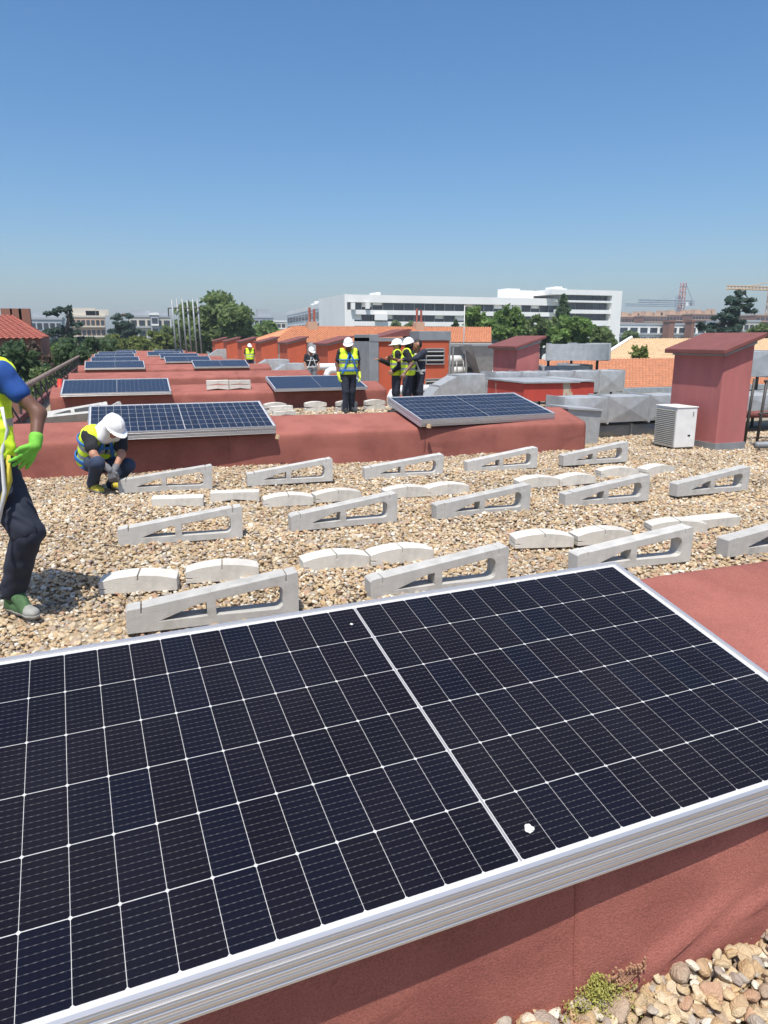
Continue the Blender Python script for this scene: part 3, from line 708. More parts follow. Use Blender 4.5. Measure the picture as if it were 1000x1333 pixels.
chimney(8.45, 9.00, 8.55, 9.60, 1.50, 1.68, 'red_plaster', 'tall red plastered chimney at the right with an air conditioner in front')
chimney(9.35, 9.98, 16.07, 17.30, 1.47, 1.66, 'red_plaster', 'red plastered chimney in front of the green trees, centre right')
NAMES6 = ['orange-red chimney behind the standing worker', 'orange-red chimney left of the standing worker', 'orange-red chimney between the two far workers', 'orange-red chimney by the far left worker', 'small far orange-red chimney left of the far worker', 'farthest orange-red chimney near the flue pipes']
for i, y in enumerate((29.5, 37.0, 44.0, 51.0, 58.0, 65.0)):
    chimney(8.3, 9.3, y, y + 1.9, 1.45, 1.70, 'orange_plaster', NAMES6[i])
elbow((11.2, 17.2), .8, 1.4, 1.10, 1.50, -math.pi / 2 - .75, .6, 'galvanised duct elbow beside the red chimney in front of the trees')
elbow((11.0, 17.4), .7, 1.25, .55, .95, -math.pi / 2 - .7, .5, 'lower shaded duct elbow under the curved duct, centre right')
for i, y in enumerate((37.0, 44.0, 51.0, 29.5)):
    duct((9.35, y - .3, .75), (11.0, y + .5, 1.4), 2, 0, ['box duct right of the chimney left of the standing worker', 'box duct right of the chimney between the far workers', 'box duct right of the chimney by the far left worker', 'box duct right of the chimney behind the standing worker'][i], legs=1)
duct((7.0, 10.42, .24), (12.2, 10.95, .67), 6, 0, 'long galvanised duct running behind the air conditioner and tall chimney', legs=1)
duct((7.35, 10.55, -.03), (9.6, 11.05, .17), 2, 0, 'low shaded duct beneath the long duct behind the air conditioner', matn='galvanised_dull')  # darker metal colour paints in the shade below the long duct
duct((8.25, 15.15, .36), (11.85, 15.75, .86), 5, 0, 'galvanised duct with crossed panels behind the peeling red box', legs=1)
# duct stub at the end of the second upstand
t = empty('duct_stub', (7.0, 10.15, 0), 0, 'galvanised duct stub beside the right end of the second upstand', 'air duct')
m = MB(); m.prism([(-.28, -.05), (.30, -.05), (.34, .50), (-.30, .56)], -.28, .25); m.build('casing', 'galvanised', t, bevel=.006)
m = MB(); m.prism([(-.33, .56), (.37, .50), (.37, .53), (-.33, .59)], -.32, .29); m.build('lid', 'galvanised', t)
# sloping transition duct behind the right stack
t = empty('air_duct', (6.6, 15.6, 0), 0, 'sloping galvanised transition duct behind the group of three workers', 'air duct', 'galvanised air ducts on the roof')
pts = [(0, .05), (.35, .02), (.35, .50), (.12, .30)]
m = MB(); m.prism([(0, .0), (.45, .0), (.45, .55), (.05, .12)], 0, .55); m.build('duct_section', 'galvanised', t)
m = MB(); m.prism([(.46, .0), (.9, .0), (.9, .78), (.46, .56)], 0, .55); m.build('duct_section', 'galvanised', t)
duct_sec((.9, .55, .80)).build('duct_section', 'galvanised', t, (1.37, .275, .41))
for x, h in ((.455, .57), (.91, .80), (1.82, .83)):
    m = MB(); m.box((x, .275, h / 2), (.03, .60, h + .03)); m.build('flange', 'galvanised', t)
# peeling red box
t = empty('metal_tank', (8.8, 14.1, 0), 0, 'low red metal box with peeling paint and grey lid', 'metal box')
m = MB(); m.box2((-.87, -.8, .36), (.85, .8, .73)); m.build('casing', 'peeling_red', t, bevel=.01)
m = MB(); m.box2((-.92, -.85, .732), (.45, .85, .765)); m.build('lid', 'galvanised', t, rot=(0, .01, 0)); m = MB(); m.box2((.48, -.85, .735), (.90, .85, .76)); m.build('lid', 'galvanised', t, rot=(0, -.02, 0))
for x in (-.8, .78):
    for y in (-.72, .72): m = MB(); m.box2((x - .03, y - .03, -.05), (x + .03, y + .03, .36)); m.build('leg', 'dark_metal', t)
# air conditioner
t = empty('air_conditioner', (8.06, 8.98, 0), -.06, 'white outdoor air conditioner unit with side grille beside the tall chimney', 'air conditioner')
m = MB(); m.box2((-.18, -.23, .03), (.18, .27, .63)); m.build('casing', 'ac_white', t, bevel=.012)
m = MB(); m.box2((-.19, -.24, .631), (.19, .28, .645)); m.build('top_cover', 'ac_white', t, bevel=.004)
gm = MB(); gm.box2((-.184, -.20, .05), (-.181, .25, .61)); gm.build('grille_back', 'steel', t)
for i in range(19):
    z = .06 + i * .029; m = MB(); m.box((-.19, .025, z), (.014, .45, .011), Matrix.Rotation(.5, 3, 'Y')); m.build('grille_slat', 'ac_grille', t)
m = MB(); m.box2((.04, -.2335, .20), (.085, -.231, .225)); m.build('black_rectangle', 'black_rubber', t)  # small black rectangle set flat on the casing
m = MB(); m.box2((.10, -.2335, .50), (.12, -.231, .57)); m.build('badge', 'galvanised_dull', t)
m = MB(); m.tube([(.18, .1, .2), (.26, .1, .22), (.28, .1, .12), (.29, .1, -.02)], .014, 6); m.tube([(.18, .14, .2), (.27, .15, .2), (.28, .15, .1), (.28, .15, -.02)], .009, 6); m.build('pipework', 'galvanised_dull', t, smooth=True)
for x in (-.12, .12): m = MB(); m.box2((x - .03, -.22, -.04), (x + .03, .26, .03)); m.build('foot', 'dark_metal', t)
# orange plant cabinet with louvres
t = empty('plant_cabinet', (8.55, 19.6, 0), 0, 'orange plant cabinet with two louvred vents and grey cap', 'plant cabinet')
m = MB(); m.box2((-.45, -.3, -.05), (.45, .9, 1.58)); m.build('casing', 'orange_plaster', t, bevel=.01)
m = MB(); m.box2((-.48, -.33, 1.582), (.50, .95, 1.84)); m.build('cap', 'galvanised_dull', t, bevel=.01)
m = MB(); m.box2((.452, -.34, -.05), (.49, -.29, 1.58)); m.build('corner_trim', 'steel', t)
for z0, z1 in ((.95, 1.34), (.12, .50)):
    m = MB(); m.box2((-.25, -.315, z0), (.28, -.302, z1)); lv = m.build('vent', 'black_rubber', t)
    for q in ((-.27, z0 - .03, .30, z0), (-.27, z1, .30, z1 + .03)): m = MB(); m.box2((q[0], -.345, q[1]), (q[2], -.302, q[3])); m.build('vent_frame', 'steel', lv)
    for q in (-.27, .28): m = MB(); m.box2((q, -.345, z0), (q + .02, -.302, z1)); m.build('vent_frame', 'steel', lv)
    for k in range(3): m = MB(); m.box((.015, -.33, z0 + .08 + k * .12), (.53, .06, .025), Matrix.Rotation(-.6, 3, 'X')); m.build('louvre', 'steel', lv)
t = empty('plant_room', (7.55, 20.3, 0), 0, 'red plant enclosure with grey steel frame left of the louvred cabinet', 'plant enclosure')
m = MB(); m.box2((-.45, -.4, -.05), (.42, .9, 1.55)); m.build('casing', 'orange_plaster', t, bevel=.01)
m = MB(); m.box2((-.75, -.45, -.05), (-.47, .95, 1.75)); m.build('side_panel', 'galvanised_dull', t, bevel=.01)
m = MB(); m.box2((-.75, -.46, 1.56), (.44, .95, 1.66)); m.build('beam', 'galvanised_dull', t)
m = MB(); m.prism([(-.5, 1.662), (.5, 1.70), (.6, 1.90), (.45, 1.90)], -.3, .9); m.build('roof', 'red_roofing', t)
# chiller, hopper
t = empty('chiller_unit', (9.62, 20.4, 0), 0, 'open steel frame with white tanks and pipes beside the hopper', 'chiller')
for x in (-.45, -.1, .35):
    m = MB(); m.box2((x - .025, -.3, -.05), (x + .025, -.25, 1.45)); m.build('post', 'steel', t)
m = MB(); m.box2((-.5, -.31, 1.42), (1.7, -.25, 1.48)); m.build('rail', 'steel', t)
for z, y in ((1.0, .1), (.68, .0), (.4, .1)):
    m = MB(); m.tube([(-.5, y, z), (.42, y, z)], .14, 14); o = m.build('tank', 'white_paint', t, smooth=True); m = MB(); m.tube([(.42, y, z), (.45, y, z)], .11, 14); m.build('tank_cap', 'steel', o)
m = MB(); m.box2((-.5, .4, -.05), (1.6, .45, 1.4)); m.build('back_panel', 'roof_dark', t)
for k in range(4): m = MB(); m.tube([(-.4 + k * .22, -.28, .1), (-.4 + k * .22, -.28, .9), (-.3 + k * .2, -.15, 1.0)], .02, 6); m.build('pipe', 'steel', t, smooth=True)
t = empty('metal_hopper', (10.42, 20.0, 0), 0, 'grey sheet metal hopper tapering downward behind the ducts', 'hopper')
m = MB(); w = .52
vs = [(-w, -.4, 1.42), (w, -.4, 1.42), (w, .5, 1.42), (-w, .5, 1.42), (-.10, -.15, .55), (.22, -.15, .55), (.22, .2, .55), (-.10, .2, .55)]
m.add(vs, [(0, 1, 2, 3), (4, 7, 6, 5), (0, 4, 5, 1), (1, 5, 6, 2), (2, 6, 7, 3), (3, 7, 4, 0)]); m.build('cone', 'galvanised', t)
m = MB(); m.box2((-w - .03, -.43, 1.42), (w + .03, .53, 1.47)); m.build('rim', 'steel', t); m = MB(); m.box2((-.08, -.12, -.05), (.2, .18, .55)); m.build('outlet', 'galvanised', t)
# white pipes and pale ducts in the middle distance
for i, (x, y, lb) in enumerate(((6.9, 26.5, 'white bent pipe left of the worker in dark shirt'), (7.2, 25.8, 'lower white bent pipe beside the worker in dark shirt'), (6.25, 16.6, 'white bent pipe left of the three workers'))):
    m = MB(); r = .12; m.tube([(x, y, -.05), (x, y, .45 - .1 * i), (x + .05, y, .56 - .1 * i), (x + .15, y, .62 - .1 * i), (x + 1.2, y, .62 - .1 * i)], r, 12)
    o = m.build('bent_pipe', 'white_paint', None, smooth=True); tag(o, lb, 'pipe', 'white bent vent pipes')
for i, (x0, x1, y, z0, z1, lb) in enumerate(((5.9, 7.6, 30.0, 0, .62, 'pale sloping duct in front of the chimneys, left of the worker in dark shirt'), (6.2, 8.2, 36.2, .0, .62, 'pale sloping duct beside the far left worker'), (7.4, 9.4, 23.6, .0, .55, 'grey duct between worker in dark shirt and standing worker'), (6.6, 9.0, 58.5, 0, .8, 'far pale duct left of the distant chimneys'))):
    t = empty('air_duct', (x0, y, 0), 0, lb, 'air duct', 'galvanised air ducts on the roof')
    L = x1 - x0; m = MB(); m.prism([(0, 0), (L * .45, 0), (L * .45, z1), (.05, z1 * .25)], 0, .7); m.build('duct_section', 'galvanised', t)
    duct_sec((L * .55 - .02, .7, z1)).build('duct_section', 'galvanised', t, (L * .725 + .01, .35, z1 / 2))
    m = MB(); m.box((L * .45 + .003, .35, z1 / 2), (.03, .75, z1 + .04)); m.build('flange', 'galvanised', t)
# pipes and stand right of the tall chimney
for i, (y, z, rr) in enumerate(((8.25, .07, .055), (7.95, .05, .04), (9.3, .42, .06))):
    m = MB(); m.tube([(9.05 + .05 * i, y + .12, z), (10.2, y - .1, z), (12.5, y - .6, z)], rr, 10); o = m.build('pipe', ['galvanised_dull', 'rust_pipe', 'red_roofing'][i], None, smooth=True); tag(o, ['grey pipe on the gravel right of the tall chimney', 'thin rusty pipe on the gravel right of the tall chimney', 'red pipe crossing behind the tall chimney at the right edge'][i], 'pipe', 'pipes right of the tall chimney')
t = empty('pipe_stand', (9.42, 8.7, 0), 0, 'dark tubular stand at the right edge beside the tall chimney', 'pipe stand')
for x, y in ((0, 0), (.12, .35), (.5, .0)): m = MB(); m.tube([(x, y, -.04), (x + .06, y, 1.02)], .022, 8); m.build('leg', 'dark_metal', t, smooth=True)
m = MB(); m.tube([(.02, 0, 1.0), (.7, 0, 1.03)], .022, 8); m.build('rail', 'dark_metal', t, smooth=True); m = MB(); m.tube([(-.02, .0, .5), (.6, .02, .52)], .018, 8); m.build('rail', 'dark_metal', t, smooth=True)
duct((10.2, 10.6, .95), (13.0, 11.1, 1.40), 2, 0, 'high galvanised duct at the right edge behind the tall chimney', legs=1)
duct((10.3, 9.9, .30), (12.8, 10.35, .66), 2, 0, 'low galvanised duct at the right edge behind the tall chimney')
# flue pipes with a cross bar
t = empty('flue_rack', (5.8, 61.7, 0), 0, 'six tall steel flue pipes joined by a cross bar', 'flue pipes')
for k in range(6):
    x = -1.0 + k * .40; m = MB(); m.tube([(x, (k % 2) * .3, 0), (x - .10, (k % 2) * .3, 4.6 + .06 * (k % 3))], .07, 10); m.build('flue_pipe', 'galvanised_dull', t, smooth=True)
m = MB(); m.tube([(-1.4, .1, 3.95), (1.1, .1, 4.0)], .05, 6); m.build('cross_bar', 'dark_metal', t); m = MB(); m.tube([(-1.4, .1, 3.95), (-1.4, .1, 3.3)], .05, 6); m.build('cross_bar_end', 'dark_metal', t)
# slender mast
m = MB(); p = at(604, 440, 23.5); m.tube([(p.x, 23.5, -.5), (p.x, 23.5, 2.75)], .02, 6); tag(m.build('antenna_mast', 'steel', None, smooth=True), 'slender steel mast rising in front of the trees', 'mast')
# red hose / pipe near left edge
m = MB(); m.tube([(-1.3, 11.6, .05), (-1.25, 12.2, .25), (-1.2, 12.9, .42)], .045, 8); tag(m.build('red_pipe', 'red_plastic', None, smooth=True), 'red pipe leaning at the left roof edge behind the walking worker', 'pipe')
m = MB(); m.tube([(-1.32, 19.6, .0), (-1.28, 19.9, .65)], .06, 8); tag(m.build('red_pipe', 'red_plastic', None, smooth=True), 'short red pipe against the railing by the third upstand', 'pipe')
# sprig of stonecrop at the foot of the near upstand
t = empty('small_plant', (1.02, 1.235, 0), 0, 'yellow-green stonecrop growing at the foot of the near upstand', 'plant')
m = MB(); r2 = random.Random(3)
for k in range(1300):
    a, rr = r2.uniform(0, 6.28), abs(r2.gauss(0, .5)); x = math.cos(a) * rr * .125; y = -abs(math.sin(a)) * rr * .075 + .005; z = .02 + r2.uniform(.0, .075) * max(.15, 1 - rr)
    s = r2.uniform(.003, .007); M = Matrix.Rotation(r2.uniform(0, 6.28), 3, 'Z') @ Matrix.Rotation(r2.uniform(-1, 1), 3, 'X')
    m.add([Vector((x, y, z)) + M @ Vector(q) for q in ((-s * .5, 0, 0), (0, -s * .4, s * .6), (s * .5, 0, 0), (0, s * .4, s * 1.1))], [(0, 1, 2), (0, 2, 3)])
o = m.build('leaves', 'sprig', t); o['kind'] = 'stuff'
m = MB()
for k in range(16):
    x = r2.uniform(.02, .14); h = r2.uniform(.05, .10); m.tube([(x * .5, 0, .01), (x * .9, -.005, h * .7), (x + r2.uniform(-.01, .02), -.01, h)], .0012, 4)
    for j in range(4): m.box((x + r2.uniform(-.008, .012), -.01 + r2.uniform(-.006, .006), h + r2.uniform(-.012, .008)), (.005, .005, .005))
m.build('dry_flowers', 'sprig_dry', t)

# ------------------------------------------------------------------ people
def V(*a): return np.array(a, float)
def unit(a): a = np.array(a, float); return a / np.linalg.norm(a)
def hand(w, d, nrm, thumb, curl=.5, k=1.0):
    """palm, four unequal bent fingers and a thumb; d along the hand, nrm out of the back of the hand, thumb = side of the thumb"""
    d = unit(d); nrm = unit(nrm - d * (nrm @ d)); s = unit(np.cross(d, nrm)) * thumb; fs = []
    for i in range(4):
        fs.append(cone(w + d * .01 + s * (.012 - .008 * i) * k, w + d * .085 * k + s * (.031 - .0215 * i) * k, .017 * k, .0135 * k))
    for i, L in enumerate((.072, .08, .075, .058)):
        b = w + d * .085 * k + s * (.031 - .0215 * i) * k; sp = unit(d + s * (.30 - .20 * i))
        c1 = math.cos(curl * .6); s1 = math.sin(curl * .6); m = b + (sp * c1 - nrm * s1) * L * .5 * k
        c2 = math.cos(curl * 1.5); s2 = math.sin(curl * 1.5); e = m + (sp * c2 - nrm * s2) * L * .5 * k
        fs += [cone(b, m, .0098 * k, .0088 * k), cone(m, e, .0088 * k, .0075 * k)]
    tb = w + d * .025 * k + s * .03 * k; tm = tb + (d * .75 + s * .65) * .038 * k; te = tm + (d * .95 + s * .15 - nrm * .3) * .034 * k
    fs += [cone(tb, tm, .015 * k, .0125 * k), cone(tm, te, .0125 * k, .0095 * k)]
    return fs
def person(base, J, label, res=.013, top='black_cloth', legs='navy_cloth', vest=True, skin='skin', gloves=None, helmet='helmet_white', shoes='black_rubber', harness='strap_blue', tf=(0, -1, 0), cloth=None, rz=0.0, scale=1.0, curl=.55, sleeve=.62, accent=False, legk=1.0, armk=1.0, vin=.03):
    t = empty('person', base, rz, label, 'person'); t.scale = (scale,) * 3
    J = {k: np.array(v, float) for k, v in J.items()}
    lat = unit(J['sha'] - J['shb']); tf = unit(np.array(tf, float)); up = unit(J['chest'] - J['pelvis'])
    hf = unit(J['hf']); hr = unit(np.cross(hf, V(0, 0, 1)) if abs(hf[2]) < .95 else lat); hu = unit(np.cross(hr, hf)); HM = np.stack([hr, hf, hu], 1); hd = J['head']
    # ---- body, one continuous skin
    torso = [cone(J['pelvis'] + lat * .065 * s, J['chest'] + lat * .085 * s, .105, .112) for s in (1, -1)] + [cone(J['chest'] + up * .05 + lat * .09 * s, J['sh' + q], .085, .062) for s, q in ((1, 'a'), (-1, 'b'))]
    headf = [ell(hd, (.073, .092, .112), HM), ell(hd - hu * .055 + hf * .025, (.052, .062, .06), HM), ell(hd + hf * .098 - hu * .012, (.013, .02, .024), HM)] + [ell(hd + hr * .076 * s - hu * .01, (.012, .02, .03), HM) for s in (1, -1)]
    arms, legp = [], []
    for q in 'ab':
        arms += [cone(J['sh' + q], J['el' + q], .050, .040), cone(J['el' + q], J['wr' + q], .040, .027)]
        legp += [cone(J['hip' + q], J['kn' + q], .083, .056), cone(J['kn' + q], J['an' + q], .056, .038), cone(J['an' + q] - V(0, 0, .01), J['toe' + q] * .6 + J['an' + q] * .4 - V(0, 0, .012), .032, .015)]
    hands = {}
    for q, s in (('a', 1), ('b', -1)):
        d = J.get('hd' + q); d = unit(J['wr' + q] - J['el' + q]) if d is None else unit(d)
        n_ = J.get('hn' + q); n_ = lat * (1 if q == 'a' else -1) if n_ is None else n_
        hands[q] = hand(J['wr' + q], d, n_, J.get('th' + q, V(s))[0] if 'th' + q in J else s, curl)
    body = union(torso + [cone(J['neck'], hd - hu * .06, .058, .052)] + headf + arms + legp, .03)
    allb = union([body, union(hands['a'], .008), union(hands['b'], .008)], .012)
    eyes = [hd + hf * .088 + hr * .032 * s + hu * .005 for s in (1, -1)]; mouth = hd + hf * .088 - hu * .062
    def bm(c):
        o = np.zeros(len(c), int)
        for e in eyes: o[np.linalg.norm(c - e, axis=1) < .014] = 1
        o[(np.linalg.norm((c - mouth) @ HM / V(.028, .03, .008), axis=1) < 1)] = 2
        hq = (c - hd) @ HM; o[((hq[:, 2] > .045) | ((hq[:, 1] < -.02) & (hq[:, 2] > -.06))) & (np.linalg.norm(hq, axis=1) < .135)] = 1
        return o
    obj('body', sdf_mesh('body', allb, res * .8, [skin, 'hair', 'red_roofing'], bm), t)
    # ---- clothes
    waist = plane(J['pelvis'] - up * .02, -up)
    shirt = union(torso + [cone(J['sh' + q], J['sh' + q] + (J['el' + q] - J['sh' + q]) * sleeve, .062 * armk, (.060 if sleeve < .9 else .052) * armk) for q in 'ab'] + ([cone(J['el' + q], J['wr' + q], .05, .038) for q in 'ab'] if sleeve > .99 else []), .03)
    shirt = cut(wrinkle(offs(shirt, .012), .004, 24, 5), waist, lambda P: -(np.linalg.norm(P - (J['neck'] + up * .03), axis=-1) - .075))
    obj('shirt', sdf_mesh('shirt', shirt, res, [top]), t)
    tr = [cone(J['pelvis'] + lat * .06 * s - up * .02, J['pelvis'] + lat * .055 * s + up * .07, .118, .112) for s in (1, -1)]
    for q in 'ab': tr += [cone(J['hip' + q], J['kn' + q], .102 * legk, .078 * legk), cone(J['kn' + q], J['an' + q] + V(0, 0, .02), .076 * legk, .066 * legk)]
    tro = wrinkle(wrinkle(union(tr, .025), .008, 20, 9), .004 * legk ** 3, 42, 19)
    def tm(c):
        o = np.zeros(len(c), int)
        for q in 'ab':
            k = J['kn' + q] + (J['hip' + q] - J['kn' + q]) * .25; o[(np.abs((c - k) @ lat + (.05 if q == 'b' else -.05)) < .011) & (np.linalg.norm(c - k, axis=1) < .10) & ((c - k) @ tf > .03)] = 1
        return o
    obj('trousers', sdf_mesh('trousers', tro, res, [legs, 'strap_blue' if accent else legs], tm), t)
    if vest:
        vt = wrinkle(wrinkle(offs(union(torso[:2] + [cone(J['chest'] + up * .05 + lat * .09 * s, J['sh' + q] - lat * s * vin, .085, .065) for s, q in ((1, 'a'), (-1, 'b'))], .03), .032), .006, 18, 3), .004, 45, 13)
        vv = cut(vt, plane(J['pelvis'] - up * .06, -up), lambda P: -(np.linalg.norm(P - (J['neck'] + up * .06), axis=-1) - .105), lambda P: -np.maximum(np.abs((P - J['neck']) @ lat) - .05 - .0 * P[:, 0] + np.clip((J['neck'] - P) @ up, 0, .3) * .16, -((P - J['chest']) @ tf) + .02))
        def vm(c):
            h = (c - J['pelvis']) @ up; o = ((h > .055) & (h < .105)) | ((h > .17) & (h < .22)); return o.astype(int)
        obj('vest', sdf_mesh('vest', vv, res, ['hi_vis', 'hi_vis_band'], vm), t)
    if harness:
        sh0 = offs(union(torso[:2], .03), .05 if vest else .022)
        P0 = J['pelvis']
        def band(n, c, w): n = unit(n); return lambda P: np.abs((P - c) @ n) - w
        shell = lambda P: np.abs(sh0(P)) - .007
        st = [band(up, P0 + up * .03, .026), band(lat + up * .35, P0 + up * .25 + lat * .07, .02), band(lat - up * .35, P0 + up * .25 - lat * .07, .02), band(up, P0 + up * .26, .017)]
        h = lambda P: np.maximum(shell(P), np.min([s(P) for s in st], axis=0))
        h.bb = sh0.bb
        hh = cut(h, plane(J['pelvis'] - up * .05, -up), plane(J['chest'] + up * .14, up))
        obj('harness', sdf_mesh('harness', hh, res * .75, [harness]), t)
    for q in 'ab':
        f = unit(J['toe' + q] - J['an' + q]); an, to = J['an' + q], J['toe' + q]
        fh = unit(V(f[0], f[1], 0)); sd = np.cross(fh, V(0, 0, 1)); FM = np.stack([sd, fh, V(0, 0, 1)], 1); zb = min(an[2], to[2]) - .05 if an[2] > .2 else 0.0
        heel = an - fh * .03; heel[2] = zb + .04; tp = to.copy(); tp[2] = zb + .036
        up_ = union([cone(an + V(0, 0, .03), heel, .050, .044), cone(an * .6 + tp * .4 + V(0, 0, .012), tp, .044, .030), ell(tp + fh * .02, (.044, .062, .034), FM), ell((heel + tp) / 2, (.040, .10, .036), FM)], .02)
        so = cut(wrinkle(up_, .002, 60, 2), plane((0, 0, zb + .014), (0, 0, -1)))
        sl_ = union([cone(heel, heel, .046, .046), ell(tp + fh * .02, (.049, .068, .05), FM), ell((heel + tp) / 2, (.042, .11, .05), FM)], .02)
        sole = cut(sl_, plane((0, 0, zb), (0, 0, -1)), plane((0, 0, zb + .026), (0, 0, 1)))
        obj('sole', sdf_mesh('sole', sole, res * .7, ['shoe_grey' if shoes != 'black_rubber' else 'black_rubber']), t)
        toe_ = tp + fh * .045
        obj('shoe', sdf_mesh('shoe', so, res * .7, [shoes, 'shoe_grey'] if shoes == 'shoe_green' else [shoes], (lambda c, p=toe_: (np.linalg.norm(c - p, axis=1) < .062).astype(int)) if shoes == 'shoe_green' else None), t)
        if gloves:
            gl = offs(union(hands[q] + [cone(J['wr' + q] - unit(J['wr' + q] - J['el' + q]) * .05, J['wr' + q], .036, .032)], .005), .002)
            obj('glove', sdf_mesh('glove', gl, min(res * .5, .0055), [gloves]), t)
    if helmet:
        c = hd + hu * .035
        dome = cut(offs(ell(c, (.108, .132, .118), HM), 0), plane(c - hu * .005, -hu)); dome.bb = (c - .18, c + .18)
        brim = ell(c + hf * .03 - hu * .002, (.118, .175, .012), HM)
        ridge = cut(ell(c + hu * .006, (.018, .136, .122), HM), plane(c, -hu))
        hm = sdf_mesh('helmet', union([dome, brim, ridge], .008), .008, [helmet]); obj('helmet', hm, t)
    if cloth == 'neck':
        cl = wrinkle(union([cone(hd - hf * .03 + hu * .0, hd - hf * .06 - hu * .15, .10, .12), cone(hd + hr * .07, hd + hr * .07 - hu * .14 + hf * .02, .045, .06), cone(hd - hr * .07, hd - hr * .07 - hu * .14 + hf * .02, .045, .06)], .03), .008, 30, 4)
        cl = cut(cl, lambda P: -(np.linalg.norm((P - hd - hf * .09 + hu * .01) @ HM / V(.06, .09, .10), axis=-1) - 1) * .06)
        obj('neck_cloth', sdf_mesh('neck_cloth', cl, res * .8, ['white_cloth']), t)
    if cloth == 'mask':
        mk = union([ell(hd - hu * .01, (.085, .105, .12), HM), cone(hd - hu * .09, hd - hu * .17, .07, .085)], .03)
        mk = cut(mk, lambda P: -(np.linalg.norm((P - hd - hf * .1 - hu * .012) @ HM / V(.055, .05, .022), axis=-1) - 1) * .03)
        obj('face_mask', sdf_mesh('face_mask', mk, res * .8, ['black_cloth']), t)
    return t
def standing(**kw):
    J = dict(pelvis=(0, 0, .92), chest=(0, 0, 1.20), neck=(0, .01, 1.38), head=(0, -.02, 1.515), hf=(0, -1, -.15), sha=(.175, 0, 1.345), shb=(-.175, 0, 1.345), ela=(.235, .03, 1.08), elb=(-.235, .03, 1.08), wra=(.245, -.05, .84), wrb=(-.245, -.05, .84),
             hipa=(.09, 0, .88), hipb=(-.09, 0, .88), kna=(.10, -.02, .48), knb=(-.10, -.02, .48), ana=(.10, .02, .09), anb=(-.10, .02, .09), toea=(.13, -.13, .045), toeb=(-.13, -.13, .045))
    J.update(kw); return J
# standing worker in the middle
t1 = person((4.93, 15.85, 0), standing(hf=(-.35, -.9, -.42), knb=(-.09, -.06, .48), anb=(-.09, -.03, .09), toeb=(-.12, -.18, .045), kna=(.09, .04, .47), ana=(.10, .12, .09), toea=(.13, -.02, .045), ela=(.25, .04, 1.09), elb=(-.25, .04, 1.09)),
       'standing worker in white helmet, yellow vest and yellow gloves, facing the camera, looking down', gloves='glove_yellow', skin='skin_dark', legs='navy_cloth', scale=1.0)
# group of three
person((5.92, 15.40, 0), standing(hf=(-1, .1, -.1), hna=(0, 0, 1), sha=(.05, .17, 1.345), shb=(-.05, -.17, 1.345), ela=(-.12, .2, 1.12), wra=(-.36, .12, 1.20), elb=(.0, -.23, 1.08), wrb=(-.15, -.2, .98), hipa=(.02, .09, .88), hipb=(-.02, -.09, .88), kna=(.0, .1, .48), knb=(-.05, -.1, .48), ana=(.05, .1, .09), anb=(.0, -.1, .09), toea=(-.1, .12, .045), toeb=(-.15, -.12, .045)),
       'worker at the back left of the trio, white helmet and yellow vest, mostly hidden', tf=(-1, 0, 0), scale=.98, harness=None, sleeve=1.0)
person((6.04, 15.02, 0), standing(hf=(-.9, -.25, -.2), sha=(.10, .14, 1.345), shb=(-.10, -.14, 1.345), ela=(-.14, .10, 1.16), wra=(-.38, .02, 1.22), elb=(-.02, -.24, 1.10), wrb=(-.20, -.30, .92), hipa=(.05, .07, .88), hipb=(-.05, -.07, .88), kna=(.03, .08, .48), knb=(-.10, -.10, .48), ana=(.08, .1, .09), anb=(-.06, -.08, .09), toea=(-.08, .06, .045), toeb=(-.2, -.14, .045)),
       'front worker of the trio in white helmet, dark face mask and yellow vest', tf=(-.8, -.6, 0), cloth='mask', scale=1.0, skin='skin_dark', harness=None)
person((6.33, 15.2, 0), standing(hf=(-.9, .3, -.1), sha=(.08, -.16, 1.345), shb=(-.08, .16, 1.345), ela=(-.16, -.30, 1.22), wra=(-.46, -.36, 1.20), hda=(-1, -.05, .0), hna=(0, 0, 1), elb=(-.3, .15, 1.2), wrb=(-.58, .10, 1.24), hdb=(-1, 0, .05), hnb=(0, 0, 1), hipa=(.04, -.08, .88), hipb=(-.04, .08, .88), kna=(.02, -.09, .48), knb=(.0, .09, .48), ana=(.05, -.09, .09), anb=(.05, .09, .09), toea=(-.1, -.12, .045), toeb=(-.1, .1, .045)),
       'bareheaded worker at right of the trio, dark long-sleeved shirt, arms stretched out left', tf=(-.9, -.2, 0), vest=False, helmet=None, top='navy_cloth', sleeve=1.0, harness='rope_white', scale=1.0)
# worker in dark shirt behind the fourth upstand
person((6.75, 26.2, -.32), standing(hf=(.2, -.9, -.5), ela=(.26, -.02, 1.1), wra=(.24, -.12, .9), elb=(-.26, -.02, 1.1), wrb=(-.24, -.12, .9)), 'worker in white helmet and dark shirt with pale harness, behind the panel stack', vest=False, harness='rope_white', legs='grey_cloth', res=.017)
person((6.55, 37.9, -.28), standing(hf=(.1, -1, -.3), elb=(-.26, .02, 1.1)), 'far worker in white helmet and yellow vest by the orange chimneys', res=.019, harness=None)
